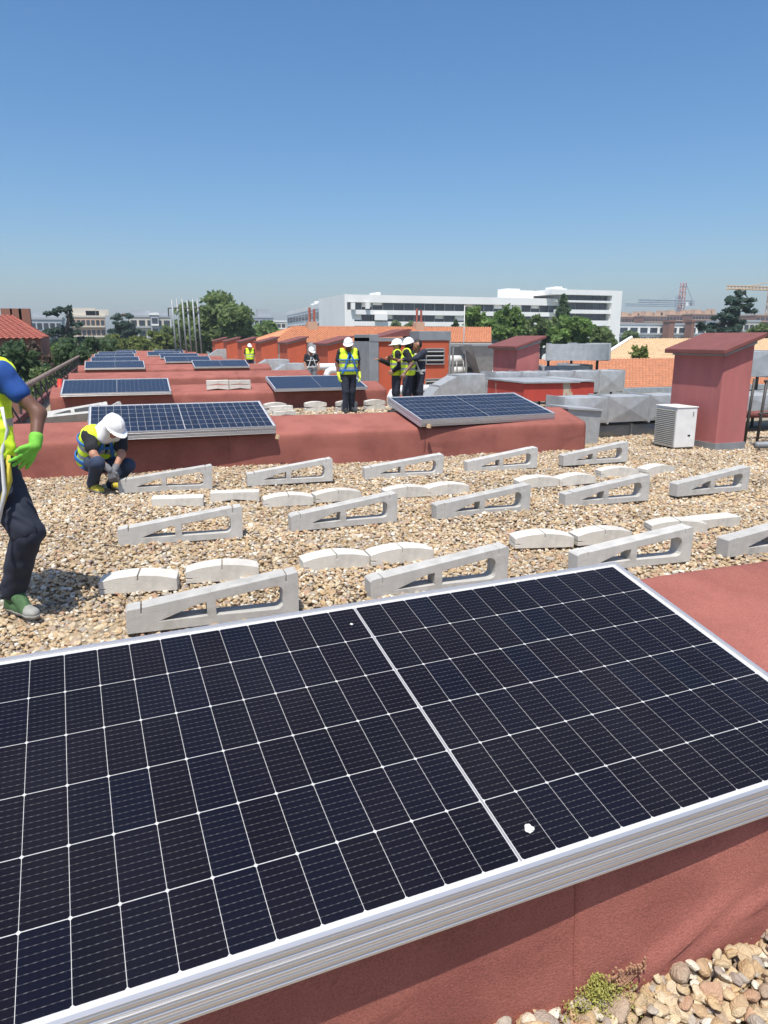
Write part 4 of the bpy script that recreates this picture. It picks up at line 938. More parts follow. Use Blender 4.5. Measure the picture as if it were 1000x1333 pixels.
# crouching worker
B = Vector((-.22, 8.5, 0))
def L_(u, v, Y): q = at(u, v, Y) - B; return (q.x, q.y, q.z)
crouch = dict(pelvis=L_(124, 598, 8.72), chest=L_(131, 571, 8.60), neck=L_(140, 558, 8.52), head=L_(147, 556, 8.38), hf=(.45, -.62, -.68), sha=L_(157, 566, 8.62), shb=L_(116, 567, 8.46),
    ela=L_(158, 592, 8.42), elb=L_(122, 592, 8.30), wra=L_(149, 612, 8.26), wrb=L_(143, 612, 8.22), hda=(-.05, -.1, -1), hdb=(.25, -.1, -1), hna=(.3, -1, 0), hnb=(-.3, -1, 0),
    hipa=L_(132, 603, 8.72), hipb=L_(119, 603, 8.64), kna=L_(166, 606, 8.52), knb=L_(127, 603, 8.24), ana=L_(146, 632, 8.62), anb=L_(121, 632, 8.52), toea=L_(158, 634, 8.50), toeb=L_(129, 638, 8.40))
person(B, crouch, 'crouching worker in white helmet with white neck cloth, setting down a concrete wedge', res=.010, gloves='glove_grey', cloth='neck', tf=(.5, -.85, 0), shoes='shoe_yellow', legs='denim', curl=.9, accent=True)
# walking worker cut by the left edge
B = Vector((-.80, 4.75, 0))
walk = dict(pelvis=L_(-24, 592, 4.80), chest=L_(-34, 522, 4.80), neck=L_(-44, 474, 4.78), head=L_(-58, 440, 4.74), hf=(.8, -.5, -.3), sha=L_(-66, 484, 4.98), shb=L_(1, 486, 4.66),
    ela=L_(-72, 540, 5.05), elb=L_(50, 538, 4.60), wra=L_(-44, 590, 4.85), wrb=L_(46, 580, 4.50), hdb=(-.62, -.05, -.75), hnb=(.5, -.85, -.1), thb=(1,),
    hipa=L_(-40, 608, 4.86), hipb=L_(-4, 612, 4.72), kna=L_(-60, 700, 4.95), knb=L_(36, 695, 4.60), ana=L_(-80, 775, 5.05), anb=L_(17, 771, 4.76), toea=L_(-60, 790, 5.0), toeb=L_(37, 789, 4.64))
wk = person(B, walk, 'walking worker cut by the left edge, green glove on hip, blue sleeve and yellow vest', res=.010, gloves='glove_green', skin='skin_dark', top='blue_cloth', tf=(.75, -.66, 0), shoes='shoe_green', legs='navy_cloth', curl=.30, sleeve=.48, harness=None, accent=True, legk=1.12, armk=.84, vin=.035)
m = MB(); m.tube([L_(2, 530, 4.55), L_(9, 560, 4.53), L_(2, 590, 4.52), L_(6, 640, 4.50), L_(-4, 690, 4.5)], .011, 8); m.build('rope', 'rope_white', wk, smooth=True)
pc = sdf_mesh('pouch', wrinkle(union([cone(V(*L_(2, 560, 4.56)), V(*L_(15, 585, 4.55)), .045, .03), cone(V(*L_(-6, 545, 4.58)), V(*L_(0, 588, 4.56)), .04, .05)], .03), .007, 55, 8), .007, ['hi_vis']); obj('pouch', pc, wk)
pk = sdf_mesh('pocket', wrinkle(cut(offs(cone(np.array(walk['hipb']) * .35 + np.array(walk['knb']) * .65, np.array(walk['knb']) * .92 + np.array(walk['hipb']) * .08, .100, .094), .006), plane(np.array(walk['knb']) + V(.0, -.035, .0), (.25, .9, 0))), .006, 50, 21), .008, ['navy_cloth']); obj('pocket', pk, wk)
m = MB(); m.tube([L_(10, 592, 4.54), L_(12, 625, 4.53), L_(-2, 668, 4.55)], .018, 8); m.build('leg_strap', 'shoe_yellow', wk, smooth=True)

# ------------------------------------------------------------------ trees
def leaves(clumps, n, size, mt, parent, seed, name='crown', flat=.0):
    r = np.random.default_rng(seed); C = np.array([c[0] for c in clumps], float); Rr = np.array([c[1] for c in clumps], float)
    w = np.prod(Rr, 1) ** .7; w /= w.sum(); k = r.choice(len(C), n, p=w)
    d = r.normal(size=(n, 3)); d /= np.linalg.norm(d, axis=1)[:, None]; rad = r.uniform(.0, 1, n)[:, None] ** .45
    p = C[k] + d * rad * Rr[k] * (1 + .12 * r.normal(size=(n, 1)))
    a = r.normal(size=(n, 3)); a[:, 2] *= (1 - flat); a /= np.linalg.norm(a, axis=1)[:, None]
    b = np.cross(a, r.normal(size=(n, 3))); b[:, 2] *= (1 - flat); b /= np.linalg.norm(b, axis=1)[:, None]
    s = size * r.uniform(.55, 1.3, n)[:, None]
    v = np.stack([p - a * s, p - b * s * .5, p + a * s, p + b * s * .5], 1).reshape(-1, 3)
    me = bpy.data.meshes.new(name); me.from_pydata(v.tolist(), [], np.arange(4 * n).reshape(-1, 4).tolist()); me.materials.append(MATS[mt])
    return obj(name, me, parent)
def sub_clumps(ells, per, frac, seed, lift=0.0):
    r = np.random.default_rng(seed); out = []
    for c, q in ells:
        c, q = np.array(c, float), np.array(q, float)
        for _ in range(per):
            d = r.normal(size=3); d /= np.linalg.norm(d); p = c + d * q * r.uniform(.35, 1.05); out.append((p, q * frac * r.uniform(.6, 1.4)))
    return out
def tree(label, u, ytop, ybot, wpx, Y, n=3000, size=.35, mt='leaf_green', seed=0, shape='round', cat='tree', group=None, name='tree'):
    p = at(u, (ytop + ybot) / 2, Y); top = at(u, ytop, Y).z; bot = at(u, ybot, Y).z
    zc = (p - EYE).dot(_fw); w = wpx / F_PX * zc / 2 * 1.15; h = (top - bot) / 2
    t = empty(name, (p.x, Y, -11), 0, label, cat, group); zt = top + 11; zb = bot + 11; r = random.Random(seed + 5)
    m = MB(); m.tube([(0, 0, 0), (r.uniform(-.2, .2), 0, zb * .5), (r.uniform(-.4, .4), 0, zb), (0, 0, zb + h)], max(.12, w * .09), 7, max(.05, w * .03))
    for k in range(6):
        a = r.uniform(0, 6.28); z0 = zb * .8 + h * r.uniform(0, .7); m.tube([(0, 0, z0), (math.cos(a) * w * .3, math.sin(a) * w * .3, z0 + h * .35), (math.cos(a) * w * .65, math.sin(a) * w * .65, z0 + h * .6)], max(.06, w * .04), 5, .03)
    m.build('trunk', 'bark', t)
    mid = (zt + zb) / 2
    if shape == 'round': E_ = [((0, 0, mid), (w * .82, w * .8, h * .86)), ((-w * .4, 0, mid - h * .3), (w * .55, w * .5, h * .55)), ((w * .42, -.1 * w, mid - h * .25), (w * .52, w * .5, h * .6)), ((r.uniform(-.3, .3) * w, -.3 * w, mid + h * .35), (w * .5, w * .5, h * .55))]
    elif shape == 'cone': E_ = [((0, 0, zb + 2 * h * f), (w * (1 - f) * .9 + .1 * w, w * (1 - f) * .9 + .1 * w, h * .25)) for f in (.05, .2, .35, .5, .65, .8, .93)]
    elif shape == 'column': E_ = [((0, 0, zb + 2 * h * f), (w * q, w * q, h * .3)) for f, q in ((.1, .8), (.3, 1), (.5, .9), (.7, .7), (.88, .35))]
    else: E_ = shape(w, h, zb)
    leaves(sub_clumps(E_, 22 if shape != 'column' else 8, .27, seed), n, size, mt, t, seed); return t
GT = 'trees beyond the roof'
tree('big dark green rounded tree behind the flue pipes', 283, 386, 462, 112, 95, 9000, .42, 'leaf_mid', 1, group=GT)
tree('medium green tree right of the big rounded tree', 345, 418, 452, 40, 120, 2200, .5, 'leaf_green', 2, group=GT)
tree('low green tree at the right foot of the big rounded tree', 322, 430, 456, 40, 105, 2000, .45, 'leaf_green', 21, group=GT)
for i, (u, yt, w, mt, lb) in enumerate(((146, 435, 40, 'leaf_olive', 'yellow-green tree left of the small dark cedar'), (178, 437, 42, 'leaf_olive', 'yellow-green tree right of the small dark cedar'), (207, 430, 44, 'leaf_olive', 'yellow-green tree in front of the pale office block'), (226, 422, 40, 'leaf_mid', 'green tree left of the flue pipes'), (250, 432, 36, 'leaf_olive', 'yellow-green tree seen through the flue pipes'))):
    tree(lb, u, yt, 468, w, 100 + 3 * i, 2600, .40, mt, 30 + i, group=GT)
tree('dense dark tree at the end of the left railing', 118, 434, 505, 84, 62, 6500, .26, 'leaf_dark', 41, group=GT)
tree('dark green tree behind the left railing', 92, 444, 540, 76, 48, 6500, .2, 'leaf_dark', 42, group=GT)
tree('green tree under the sloping red roof at the far left', 16, 440, 525, 84, 38, 6500, .17, 'leaf_dark', 43, group=GT)
tree('olive shrubby tree low at the left roof edge', 66, 474, 560, 72, 34, 5200, .12, 'leaf_mid', 44, group=GT)
tree('reddish-brown bare tree between the left trees', 46, 436, 520, 44, 42, 4200, .12, 'leaf_dry', 45, group=GT)
tree('green tree behind the reddish bare tree', 75, 440, 520, 46, 56, 3200, .24, 'leaf_green', 46, group=GT)
def cedar(label, u, Y, pads, ybase, mt, seed, size, n, trunk):
    """pads: (u, v, halfwidth px, halfheight px) along the limbs"""
    b = at(u, ybase, Y); zc = (b - EYE).dot(_fw); k = zc / F_PX
    t = empty('cedar_tree', (b.x, Y, -11), 0, label, 'tree', GT); m = MB()
    tp = [at(q[0], q[1], Y) - Vector((b.x, Y, -11)) for q in trunk]; m.tube([(tp[0].x, 0, 0)] + [tuple(q) for q in tp], max(.2, 5 * k), 7, .06); r = random.Random(seed); cl = []
    for pu, pv, hw, hh in pads:
        q = at(pu, pv, Y) - Vector((b.x, Y, -11)); q.y = r.uniform(-hw, hw) * k * .8
        j = min(tp, key=lambda s: (s - q).length + abs(s.z - q.z)); m.tube([tuple(j), tuple((j + q) / 2 + Vector((0, 0, .1))), tuple(q)], max(.06, 1.3 * k), 5, .03)
        for _ in range(9): cl.append((np.array((q.x + r.uniform(-1, 1) * hw * k * .85, q.y + r.uniform(-1, 1) * hw * k * .85, q.z + r.uniform(-1.1, .6) * hh * k)), np.array((hw * k * .40, hw * k * .40, hh * k * .75))))
    m.build('trunk', 'bark', t); leaves(cl, n, size, mt, t, seed, flat=.3); return t
cedar('tall windswept cedar with a flat top leaning left', 85, 75, [(66, 408, 9, 1.8), (78, 404, 9, 3), (88, 402, 5, 3.5), (90, 412, 5, 4), (100, 422, 8, 2), (72, 430, 12, 3), (60, 436, 10, 2.5), (88, 430, 8, 6), (84, 445, 14, 6), (98, 442, 12, 4), (76, 455, 14, 6), (104, 432, 8, 2)], 470, 'leaf_cedar', 51, .2, 5200, [(84, 470), (85, 440), (89, 415), (87, 402)])
cedar('small dark cedar with a flat crown, far left centre', 160, 125, [(160, 410, 9, 1.6), (154, 414, 8, 1.5), (168, 412, 6, 1.5), (160, 422, 11, 4), (150, 428, 9, 4), (172, 427, 10, 4), (160, 434, 16, 4), (165, 440, 15, 4)], 450, 'leaf_cedar', 52, .33, 3800, [(162, 455), (160, 430), (160, 409)])
cedar('large cedar with drooping layered branches behind the tall chimney', 948, 62, [(966, 381, 6, 3), (960, 388, 10, 3), (975, 390, 9, 2), (950, 392, 10, 3.5), (970, 398, 12, 3), (944, 402, 10, 3.5), (958, 406, 13, 4), (976, 404, 8, 2.5), (938, 412, 12, 4), (955, 417, 13, 5), (925, 424, 11, 4), (940, 428, 14, 5), (955, 430, 12, 5), (922, 432, 8, 3)], 440, 'leaf_cedar', 53, .19, 11000, [(946, 450), (950, 420), (958, 395), (966, 380)])
GT2 = 'trees in front of the white building'
tree('bright green tree right of the cypress before the white building', 618, 398, 452, 40, 62, 4800, .26, 'leaf_green', 61, group=GT2)
tree('bright green tree in front of the middle of the white building', 660, 397, 452, 40, 64, 4800, .26, 'leaf_green', 62, group=GT2)
tree('green tree just right of the middle, beside the tall pine', 702, 408, 455, 54, 66, 5200, .26, 'leaf_mid', 63, group=GT2)
tree('green tree above the curved duct before the white building', 748, 408, 458, 56, 58, 5200, .24, 'leaf_green', 64, group=GT2)
tree('drooping green tree at the right end of the white building', 783, 424, 462, 40, 54, 3800, .22, 'leaf_mid', 65, group=GT2)
tree('dark pine standing above the trees before the white building', 733, 383, 430, 30, 95, 3000, .32, 'leaf_dark', 66, shape='cone', group=GT2)
tree('narrow cypress before the white building', 593, 416, 446, 11, 60, 1500, .16, 'leaf_dark', 67, shape='column', group=GT2)
tree('green bush at the right edge behind the tall chimney', 992, 420, 445, 36, 70, 2400, .24, 'leaf_mid', 68, group=GT2)
tree('small round tree by the low white building at the right', 820, 430, 446, 22, 120, 1400, .33, 'leaf_mid', 69, group=GT2)
for i, (u, lb) in enumerate(((516, 'left terrace bush'), (533, 'right terrace bush'))):
    tree(f'{lb} before the white building', u, 417, 430, 14, 150, 700, .35, 'leaf_mid', 72 + i, group='terrace bushes')

# ------------------------------------------------------------------ buildings far and near
def tiled(parent, e0, e1, r1, r0, courses, mt, amp=.05, cols=160, seed=0):
    """stepped, corrugated tile surface between an eave line and a ridge line"""
    e0, e1, r1, r0 = [Vector(q) for q in (e0, e1, r1, r0)]; n = (e1 - e0).cross(r0 - e0).normalized(); n = n if n.z > 0 else -n
    vs, fs = [], []; rr = random.Random(seed)
    for c in range(courses):
        jit = rr.uniform(-.15, .15)
        for s, hgt in ((0, 1.0), (1, .0)):
            f = (c + s * 1.0) / courses
            a = e0.lerp(r0, f); b = e1.lerp(r1, f)
            for i in range(cols + 1):
                w = abs(math.sin(math.pi * (i / cols) * cols / 4)) * amp
                vs.append(a.lerp(b, i / cols) + n * (w + amp * (hgt * .35 + jit * .1)))
    k = cols + 1
    for c in range(courses):
        o = c * 2 * k
        for i in range(cols):
            fs.append((o + i, o + i + 1, o + k + i + 1, o + k + i))
            if c: fs.append((o - k + i, o - k + i + 1, o + i + 1, o + i))
    m = MB(); m.add(vs, fs); o = m.build('tiles', mt, parent); o['kind'] = 'stuff'; return o
def slab_roof(parent, e0, e1, r1, r0, mt, back=3.0):
    m = MB(); e0, e1, r1, r0 = [Vector(q) for q in (e0, e1, r1, r0)]; d = Vector((0, back, 0)); lo = Vector((0, 0, -1))
    b0, b1 = Vector((r0.x, r0.y + back, e0.z)), Vector((r1.x, r1.y + back, e1.z))
    vs = [e0, e1, r1, r0, b0, b1, Vector((e0.x, e0.y, -11)), Vector((e1.x, e1.y, -11)), Vector((b1.x, b1.y, -11)), Vector((b0.x, b0.y, -11))]
    m.add(vs, [(0, 1, 2, 3), (3, 2, 5, 4), (0, 3, 4), (1, 5, 2), (0, 6, 7, 1), (4, 5, 8, 9), (0, 4, 9, 6), (1, 7, 8, 5)]); return m.build('wall', mt, parent)
# orange tile roof, centre
t = empty('tiled_house', (16, 52, -11), 0, 'house with long orange tiled roof behind the rooftop plant, centre', 'house')
Q = [at(350, 447, 50), at(640, 450, 50), at(640, 425, 53.5), at(384, 425, 53.5)]; Q = [Vector((q.x, q.y, (Q[0].z if i < 2 else Q[3].z))) - Vector((16, 52, -11)) for i, q in enumerate(Q)]
def shift(q): return [Vector(x) for x in q]
m = MB(); e0, e1, r1, r0 = Q; b0 = Vector((e0.x, r0.y + 6, e0.z)); b1 = Vector((e1.x, r0.y + 6, e1.z))
m.add([e0, e1, r1, r0, b0, b1] + [Vector((q.x, q.y, 0)) for q in (e0, e1, b1, b0)], [(0, 1, 2, 3), (3, 2, 5, 4), (0, 3, 4), (1, 5, 2), (0, 6, 7, 1), (4, 5, 8, 9), (0, 4, 9, 6), (1, 7, 8, 5)]); m.build('wall', 'building_cream', t)
tiled(t, e0, e1, r1, r0, 16, 'tile_orange', .07, 320, 1); tiled(t, b0, e0, r0, r0 + Vector((.05, .05, 0)), 12, 'tile_orange', .07, 120, 2)
for u in (406, 545):
    q = at(u, 430, 53) - Vector((16, 52, -11)); m = MB(); m.box((q.x, q.y, q.z), (.7, .7, 1.2)); c = m.build('chimney_stack', 'building_tan', t); m = MB(); m.tube([(q.x - .15, q.y, q.z + .5), (q.x - .15, q.y, q.z + 1.6)], .09, 7); m.tube([(q.x + .2, q.y, q.z + .5), (q.x + .2, q.y, q.z + 1.5)], .09, 7); m.build('chimney_pots', 'tile_red', c)
# right-hand orange roof below and pale roof above
t = empty('tiled_house', (24, 27, -11), 0, 'low building with orange tiled roof left of the tall chimney', 'house')
o_ = Vector((24, 27, -11)); ez = at(820, 506, 23).z; rz_ = at(840, 467, 28).z
e0, e1 = at(700, 506, 23), at(1120, 506, 23); r0, r1 = at(700, 467, 28), at(1120, 467, 28)
Q = [Vector((e0.x, 23, ez)), Vector((e1.x, 23, ez)), Vector((r1.x, 28, rz_)), Vector((r0.x, 28, rz_))]; Q = [q - o_ for q in Q]
m = MB(); e0, e1, r1, r0 = Q; b0 = Vector((r0.x, r0.y + .6, e0.z)); b1 = Vector((r1.x, r0.y + .6, e1.z))
m.add([e0, e1, r1, r0, b0, b1] + [Vector((q.x, q.y, 0)) for q in (e0, e1, b1, b0)], [(0, 1, 2, 3), (3, 2, 5, 4), (0, 3, 4), (1, 5, 2), (0, 6, 7, 1), (4, 5, 8, 9), (0, 4, 9, 6), (1, 7, 8, 5)]); m.build('wall', 'building_cream', t)
tiled(t, e0, e1, r1, r0, 17, 'tile_orange', .045, 420, 3)
m = MB(); m.box2((e0.x - .2, e0.y - .35, e0.z - .12), (e1.x + .2, e0.y - .08, e0.z + .04)); m.build('gutter', 'galvanised', t)
t = empty('tiled_house', (36, 45, -11), 0, 'building with pale sunlit tiled roof and parapet behind the tall chimney', 'house')
o_ = Vector((36, 45, -11)); e0, e1 = at(775, 470, 40), at(1100, 470, 40); r0, r1 = at(822, 441, 47), at(1100, 441, 47); ez = at(830, 470, 40).z; rz_ = at(850, 441, 47).z
Q = [Vector((e0.x, 40, ez)) - o_, Vector((e1.x, 40, ez)) - o_, Vector((r1.x, 47, rz_)) - o_, Vector((r0.x, 47, rz_)) - o_]; e0, e1, r1, r0 = Q
b0 = Vector((r0.x, r0.y + 1, e0.z)); b1 = Vector((r1.x, r0.y + 1, e1.z)); m = MB()
m.add([e0, e1, r1, r0, b0, b1] + [Vector((q.x, q.y, 0)) for q in (e0, e1, b1, b0)], [(0, 1, 2, 3), (3, 2, 5, 4), (0, 3, 4), (1, 5, 2), (0, 6, 7, 1), (4, 5, 8, 9), (0, 4, 9, 6), (1, 7, 8, 5)]); m.build('wall', 'building_cream', t)
tiled(t, e0, e1, r1, r0, 18, 'tile_pale', .06, 360, 5)
m = MB(); m.tube([e0 + Vector((0, 0, .1)), r0 + Vector((0, 0, .12))], .11, 6); m.build('verge', 'building_white', t)
tree('leafy weed bush growing on the tiled roof', 832, 447, 472, 26, 36.5, 520, .13, 'leaf_olive', 80, cat='bush', name='bush')
# house with red roof at far left
t = empty('red_roofed_house', (-12, 50, -11), 0, 'house with sloping red tiled roof at the far left edge', 'house')
o_ = Vector((-12, 50, -11)); ez = at(60, 439, 46).z; rz_ = at(20, 411, 49).z
xr = at(53, 439, 46).x; xl = xr - 16; e0, e1 = Vector((xl, 46, ez)) - o_, Vector((xr, 46, ez)) - o_; r0, r1 = Vector((xl, 49, rz_)) - o_, Vector((at(14, 411, 49).x, 49, rz_)) - o_
b0, b1 = Vector((xl, 52, ez)) - o_, Vector((xr, 52, ez)) - o_; m = MB()
m.add([e0, e1, r1, r0, b0, b1] + [Vector((q.x, q.y, 0)) for q in (e0, e1, b1, b0)], [(0, 1, 2, 3), (3, 2, 5, 4), (0, 3, 4), (1, 5, 2), (0, 6, 7, 1), (4, 5, 8, 9), (0, 4, 9, 6), (1, 7, 8, 5)]); m.build('wall', 'building_brick', t)
tiled(t, e0 + Vector((-.3, -.3, -.1)), e1 + Vector((.3, -.3, -.1)), r1, r0, 18, 'tile_red', .07, 200, 7); tiled(t, e1, b1, r1 + Vector((.05, .05, 0)), r1, 16, 'tile_red', .07, 120, 8)
for u in (10, 22, 33):
    q = at(u, 413, 50) - o_; m = MB(); m.box((q.x, q.y, q.z), (.6, .6, 1.0)); m.build('chimney_stack', 'building_brick', t)
# white modern building
D = 175.0
def zat(v, u=450, Y=D): return at(u, v, Y).z
X0, X1 = at(450, 400, D).x, at(742, 400, D).x
t = empty('white_building', (X0, D, -11), 0, 'long white modern building with ribbon windows and terraces', 'building'); o_ = Vector((X0, D, -11))
def bb(name, mt, a, b, par=None):
    m = MB(); m.box2([a[i] - o_[i] for i in range(3)], [b[i] - o_[i] for i in range(3)]); return m.build(name, mt, par or t)
zr = zat(383); bb('core', 'building_grey', (X0 + .4, D + 1.6, -11), (X1, D + 22, zr - .6))
bands = [(383, 393), (403, 409), (418, 424), (433, 439), (448, 454)]
for i, (a, b) in enumerate(bands): bb('parapet' if i else 'roof_fascia', 'building_white', (X0 + (0 if i == 0 else 1.9), D - (.3 if i == 1 else 0), zat(b)), (X1, D + (22.2 if i == 0 else 1.4), zat(a)))
bb('base_wall', 'building_white', (X0, D, -11), (X1, D + 1.5, zat(463)))
for i, (a, b) in enumerate(((393, 403), (409, 418), (424, 433), (439, 448), (454, 463))):
    n = 22; w = (X1 - X0 - 2) / n
    for k in range(n):
        x = X0 + 1.5 + k * w; dep = 1.15 if rng.random() < .7 else .75
        p_ = bb('window_pane', 'window_glass', (x + .12, D + dep, zat(b) + .02), (x + w - .12, D + dep + .1, zat(a) - .02))
        if i < 3:
            bb('mullion', 'window_frame', (x - .10, D + .72, zat(b)), (x + .10, D + 1.3, zat(a)))
            if rng.random() < .3: bb('blind', 'building_white' if rng.random() < .5 else 'building_cream', (x + .14, D + dep - .12, zat(a) - rng.uniform(.5, 1.5)), (x + w - .14, D + dep - .04, zat(a) - .03))
for u0, u1, v0, v1 in ((487, 503, 408.6, 417), (456, 461, 394, 403), (475, 480, 394, 402)):
    a, b = at(u0, v0, D), at(u1, v1, D); bb('awning' if v0 > 400 else 'divider_wall', 'building_white', (a.x, D - .9, b.z), (b.x, D - .35, a.z))
bb('end_wall', 'building_white', (X0 - .25, D - .05, -11), (X0 + .35, D + 24, zr + .05)); bb('return_wall', 'building_white', (X0 + .36, D - .02, -11), (X0 + 2.2, D + 1.0, zat(403)))
for u0, u1, v in ((655, 672, 376), (672, 690, 378.5), (718, 727, 373.5), (727, 733, 376), (486, 492, 381)):
    a, b = at(u0, v, D + 8), at(u1, v, D + 8); bb('roof_unit', 'building_white', (a.x, D + 6, zr - .1), (b.x, D + 11, a.z))
# right-hand portal
X2, X3 = at(735, 400, D - 3).x, at(809, 400, D - 3).x; zp = at(770, 377.5, D - 3).z; Dp = D - 3
bb('portal_top', 'building_white', (X2 - 4, Dp, zp - 1.3), (X3, Dp + 24, zp)); bb('portal_side', 'building_white', (X3 - 3.2, Dp, -11), (X3, Dp + 24, zp - 1.302))
bb('portal_core', 'building_grey', (X2, Dp + 2.2, -11), (X3 - 3.2, Dp + 23, zp - 1.31))
for a, b, nm in ((391, 393.5, 0), (403, 408, 1), (417, 424, 2), (433, 440, 3)):
    bb('balcony_band', 'building_white', (X2 - 2, Dp + .2, at(760, b, Dp).z), (X3 - 3.21, Dp + 2.1, at(760, a, Dp).z))
for a, b in ((384, 391), (393.5, 403), (408, 417), (424, 433)):
    n = 6; w = (X3 - 3.4 - X2) / n
    for k in range(n): bb('window_pane', 'window_glass', (X2 + k * w + .15, Dp + 1.9, at(760, b, Dp).z + .02), (X2 + (k + 1) * w - .15, Dp + 2.15, at(760, a, Dp).z - .02))
# lower wing at its left
A_, B_ = at(427, 396, 201), at(375, 410, 285)
t = empty('white_building_wing', (A_.x, A_.y, -11), math.atan2(A_.y - B_.y, A_.x - B_.x), 'lower wing of the white building at its left with dark windows', 'building')
L = (Vector((A_.x, A_.y)) - Vector((B_.x, B_.y))).length
m = MB(); m.box2((-L, -.6, 0), (0, 16, 22.0)); m.build('wall', 'building_white', t); m = MB(); m.box2((-L, -.7, 21.0), (0, -.4, 22.4)); m.build('parapet', 'building_white', t)
for fl in range(5):
    z = 18.3 - fl * 3.3
    for k in range(11):
        x = -L + 3 + k * (L - 4) / 11; m = MB(); m.box2((x, -.55, z), (x + (L - 4) / 11 - 1.6, -.75, z + 1.9)); m.build('window', 'window_glass', t)
for k in range(4): m = MB(); m.box2((-L * .5 + k * 6, 2, 22.0), (-L * .5 + k * 6 + 3, 6, 23.6 + .5 * (k % 2))); m.build('roof_unit', 'building_white', t)
# far blocks
def block_building(label, u0, u1, vt, Y, mt, floors, cols, group='far buildings', depth=14, fh=3.1, wm='window_glass', roofbits=(), par='building_white'):
    a, b = at(u0, vt, Y), at(u1, vt, Y); zt = (a.z + b.z) / 2; W = b.x - a.x
    t = empty('far_building', (a.x, Y, -11), 0, label, 'building', group)
    m = MB(); m.box2((0, 0, 0), (W, depth, zt + 11)); m.build('wall', mt, t)
    m = MB(); m.box2((-.2, -.2, zt + 11 + .003), (W + .2, depth + .2, zt + 11.6)); m.build('cornice', par, t)
    for f in range(floors):
        for c in range(cols):
            w = W / cols; z = zt + 11 - (f + 1) * fh + .6; m = MB(); m.box2((c * w + w * .14, -.12, z), (c * w + w * .86, .02, z + fh * .52)); m.build('window', wm, t)
        m = MB(); z = zt + 11 - (f + 1) * fh; m.box2((.05, -.9, z), (W - .05, -.01, z + .45)); m.build('balcony', par, t)
    for (x, w, h) in roofbits: m = MB(); m.box2((x * W, 2, zt + 11.6), (x * W + w, 6, zt + 11.6 + h)); m.build('roof_unit', par, t)
    return t
block_building('grey modern block right of the red-roofed house', 38, 80, 416, 210, 'building_grey', 2, 5, par='building_grey', roofbits=((.1, 3, 1.2), (.6, 4, .9)))
block_building('tan brick apartment block with balconies behind the tall cedar', 92, 136, 413, 260, 'building_tan', 4, 7, par='building_cream', roofbits=((.05, 7, 2.4), (.45, 4, 1.5), (.75, 4, 2.0)))
block_building('pale office block with dark glass behind the yellow-green trees', 168, 222, 413, 240, 'building_cream', 4, 5, par='building_grey', roofbits=((.1, 5, 1.5), (.6, 6, 1.0)))
block_building('blue glass stair tower of the pale office block', 196, 206, 410, 236, 'building_grey', 5, 1)
block_building('grey block between the big tree and white building', 318, 356, 414, 300, 'building_grey', 3, 6, par='building_grey', roofbits=((.5, 5, 3.0),))
block_building('far pale block just left of the white building', 354, 378, 419, 330, 'building_cream', 2, 4)
for i, (u0, u1, vt) in enumerate(((806, 838, 413), (838, 868, 412), (868, 902, 410.5), (902, 934, 409.5))):
    block_building(['leftmost', 'second', 'third', 'rightmost'][i] + ' of four brick apartment blocks on the right skyline', u0, u1, vt, 340 - 8 * (i % 2), 'building_brick', 4, 8, par='building_tan', roofbits=((.2, 4, 2.2), (.6, 5, 1.6), (.85, 3, 2.6)))
block_building('long low white building with strip windows below the brick blocks', 806, 920, 423, 200, 'building_white', 2, 9, par='building_grey')
for i, u in enumerate((872, 901)): block_building(['left', 'right'][i] + ' brown brick pier before the low white building', u, u + 7 - 3 * i, 419, 196, 'building_brick', 0, 1, depth=3, par='building_brick')
block_building('pale building with dark roof right of the large cedar', 962, 990, 419, 190, 'building_cream', 2, 4, par='building_grey')
block_building('brown building at the right edge beyond the cedar', 984, 1040, 411, 300, 'building_brick', 3, 9, par='building_tan')
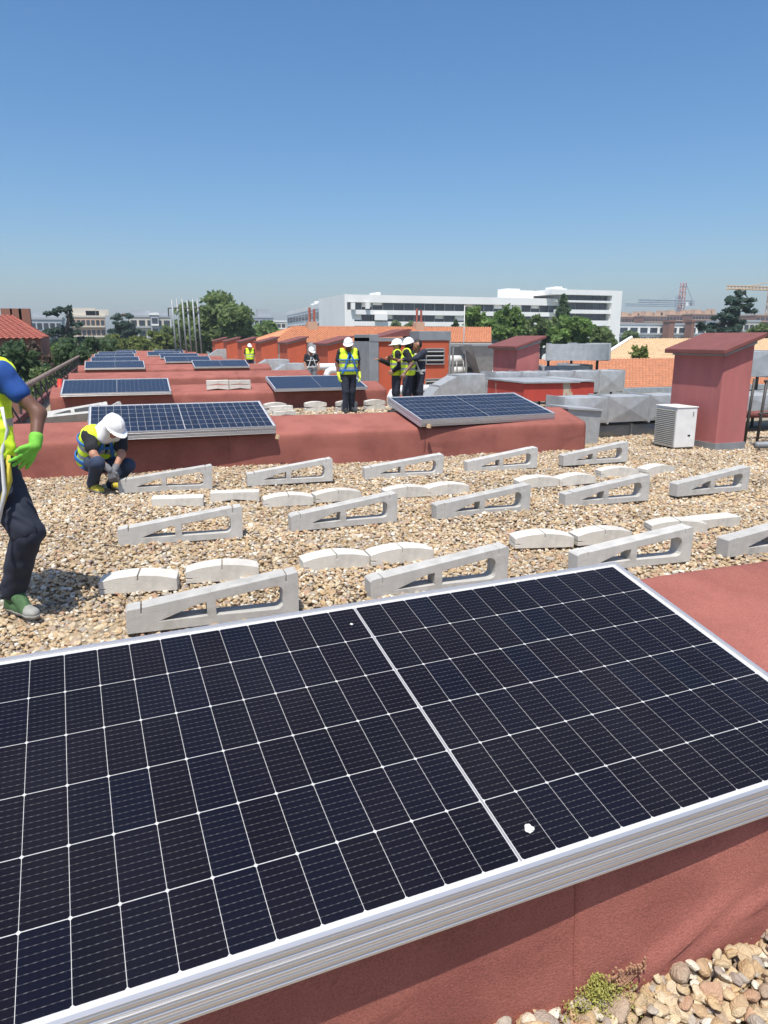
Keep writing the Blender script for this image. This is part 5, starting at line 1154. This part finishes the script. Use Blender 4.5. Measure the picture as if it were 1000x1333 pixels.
# cranes
def crane(label, u, vtop, vbot, Y, jl, jr, vj, mt, mt2):
    b = at(u, vbot, Y); tp = at(u, vtop, Y).z; t = empty('tower_crane', (b.x, Y, -11), 0, label, 'crane', 'construction cranes on the skyline')
    def lattice(p, q, w, n, name, mm):
        p, q = Vector(p), Vector(q); d = (q - p); s = d.cross(Vector((0, 1, 0))).normalized() * w / 2; y = Vector((0, w / 2, 0)); m = MB(); th = w * .13
        for o in (s + y, s - y, -s + y, -s - y): m.tube([p + o, q + o], th, 4)
        for k in range(n):
            a = p + d * k / n; c = p + d * (k + 1) / n; sg = 1 if k % 2 else -1
            for yy in (y, -y): m.tube([a + s * sg + yy, c - s * sg + yy], th * .7, 4)
        m.build(name, mm, t)
    z = at(u, vj, Y).z + 11
    lattice((0, 0, 0), (0, 0, tp + 11), 2.6, 28, 'mast', mt); xl, xr = at(jl, vj, Y).x - b.x, at(jr, vj, Y).x - b.x
    lattice((xl, -2, z), (xr, -2, z), 1.7, 34, 'jib', mt2)
    m = MB(); m.tube([(0, -2, tp + 11), (xl * .6, -2, z + .8)], .18, 4); m.tube([(0, -2, tp + 11), (xr * .9, -2, z + .8)], .18, 4); m.build('tie_bars', mt2, t); m = MB(); m.box((2, -2, z - 1.5), (2.2, 2.2, 2.6)); m.build('cab', 'white_paint', t); m = MB(); m.box((xr * .92, -2, z - 1), (2.5, 2, 3)); m.build('counterweight', 'building_grey', t)
crane('red and grey tower crane with long jib above the brick blocks', 886, 368, 412, 420, 829, 900, 393, 'crane_red', 'crane_grey')
crane('lower grey crane with a slightly lower jib behind the red one', 881, 384, 412, 520, 812, 884, 398, 'crane_grey', 'crane_grey')
crane('yellow crane at the right edge with jib reaching left', 1001, 366, 412, 330, 943, 1020, 376, 'crane_yellow', 'crane_yellow')
# ------------------------------------------------------------------ the air between here and the skyline
hz = bpy.data.materials.new('haze'); hz.use_nodes = True; n = hz.node_tree.nodes; n.remove(n['Principled BSDF'])
pv = n.new('ShaderNodeVolumePrincipled'); pv.inputs['Color'].default_value = (.80, .90, 1.0, 1); pv.inputs['Density'].default_value = .0004; pv.inputs['Anisotropy'].default_value = .0
hz.node_tree.links.new(pv.outputs[0], n['Material Output'].inputs['Volume']); MATS['haze'] = hz
m = MB(); m.box2((-1560, -1560, -12), (1560, 1560, 60)); tag(m.build('haze', 'haze'), 'thin pale summer haze over the whole place', 'haze', kind='stuff')
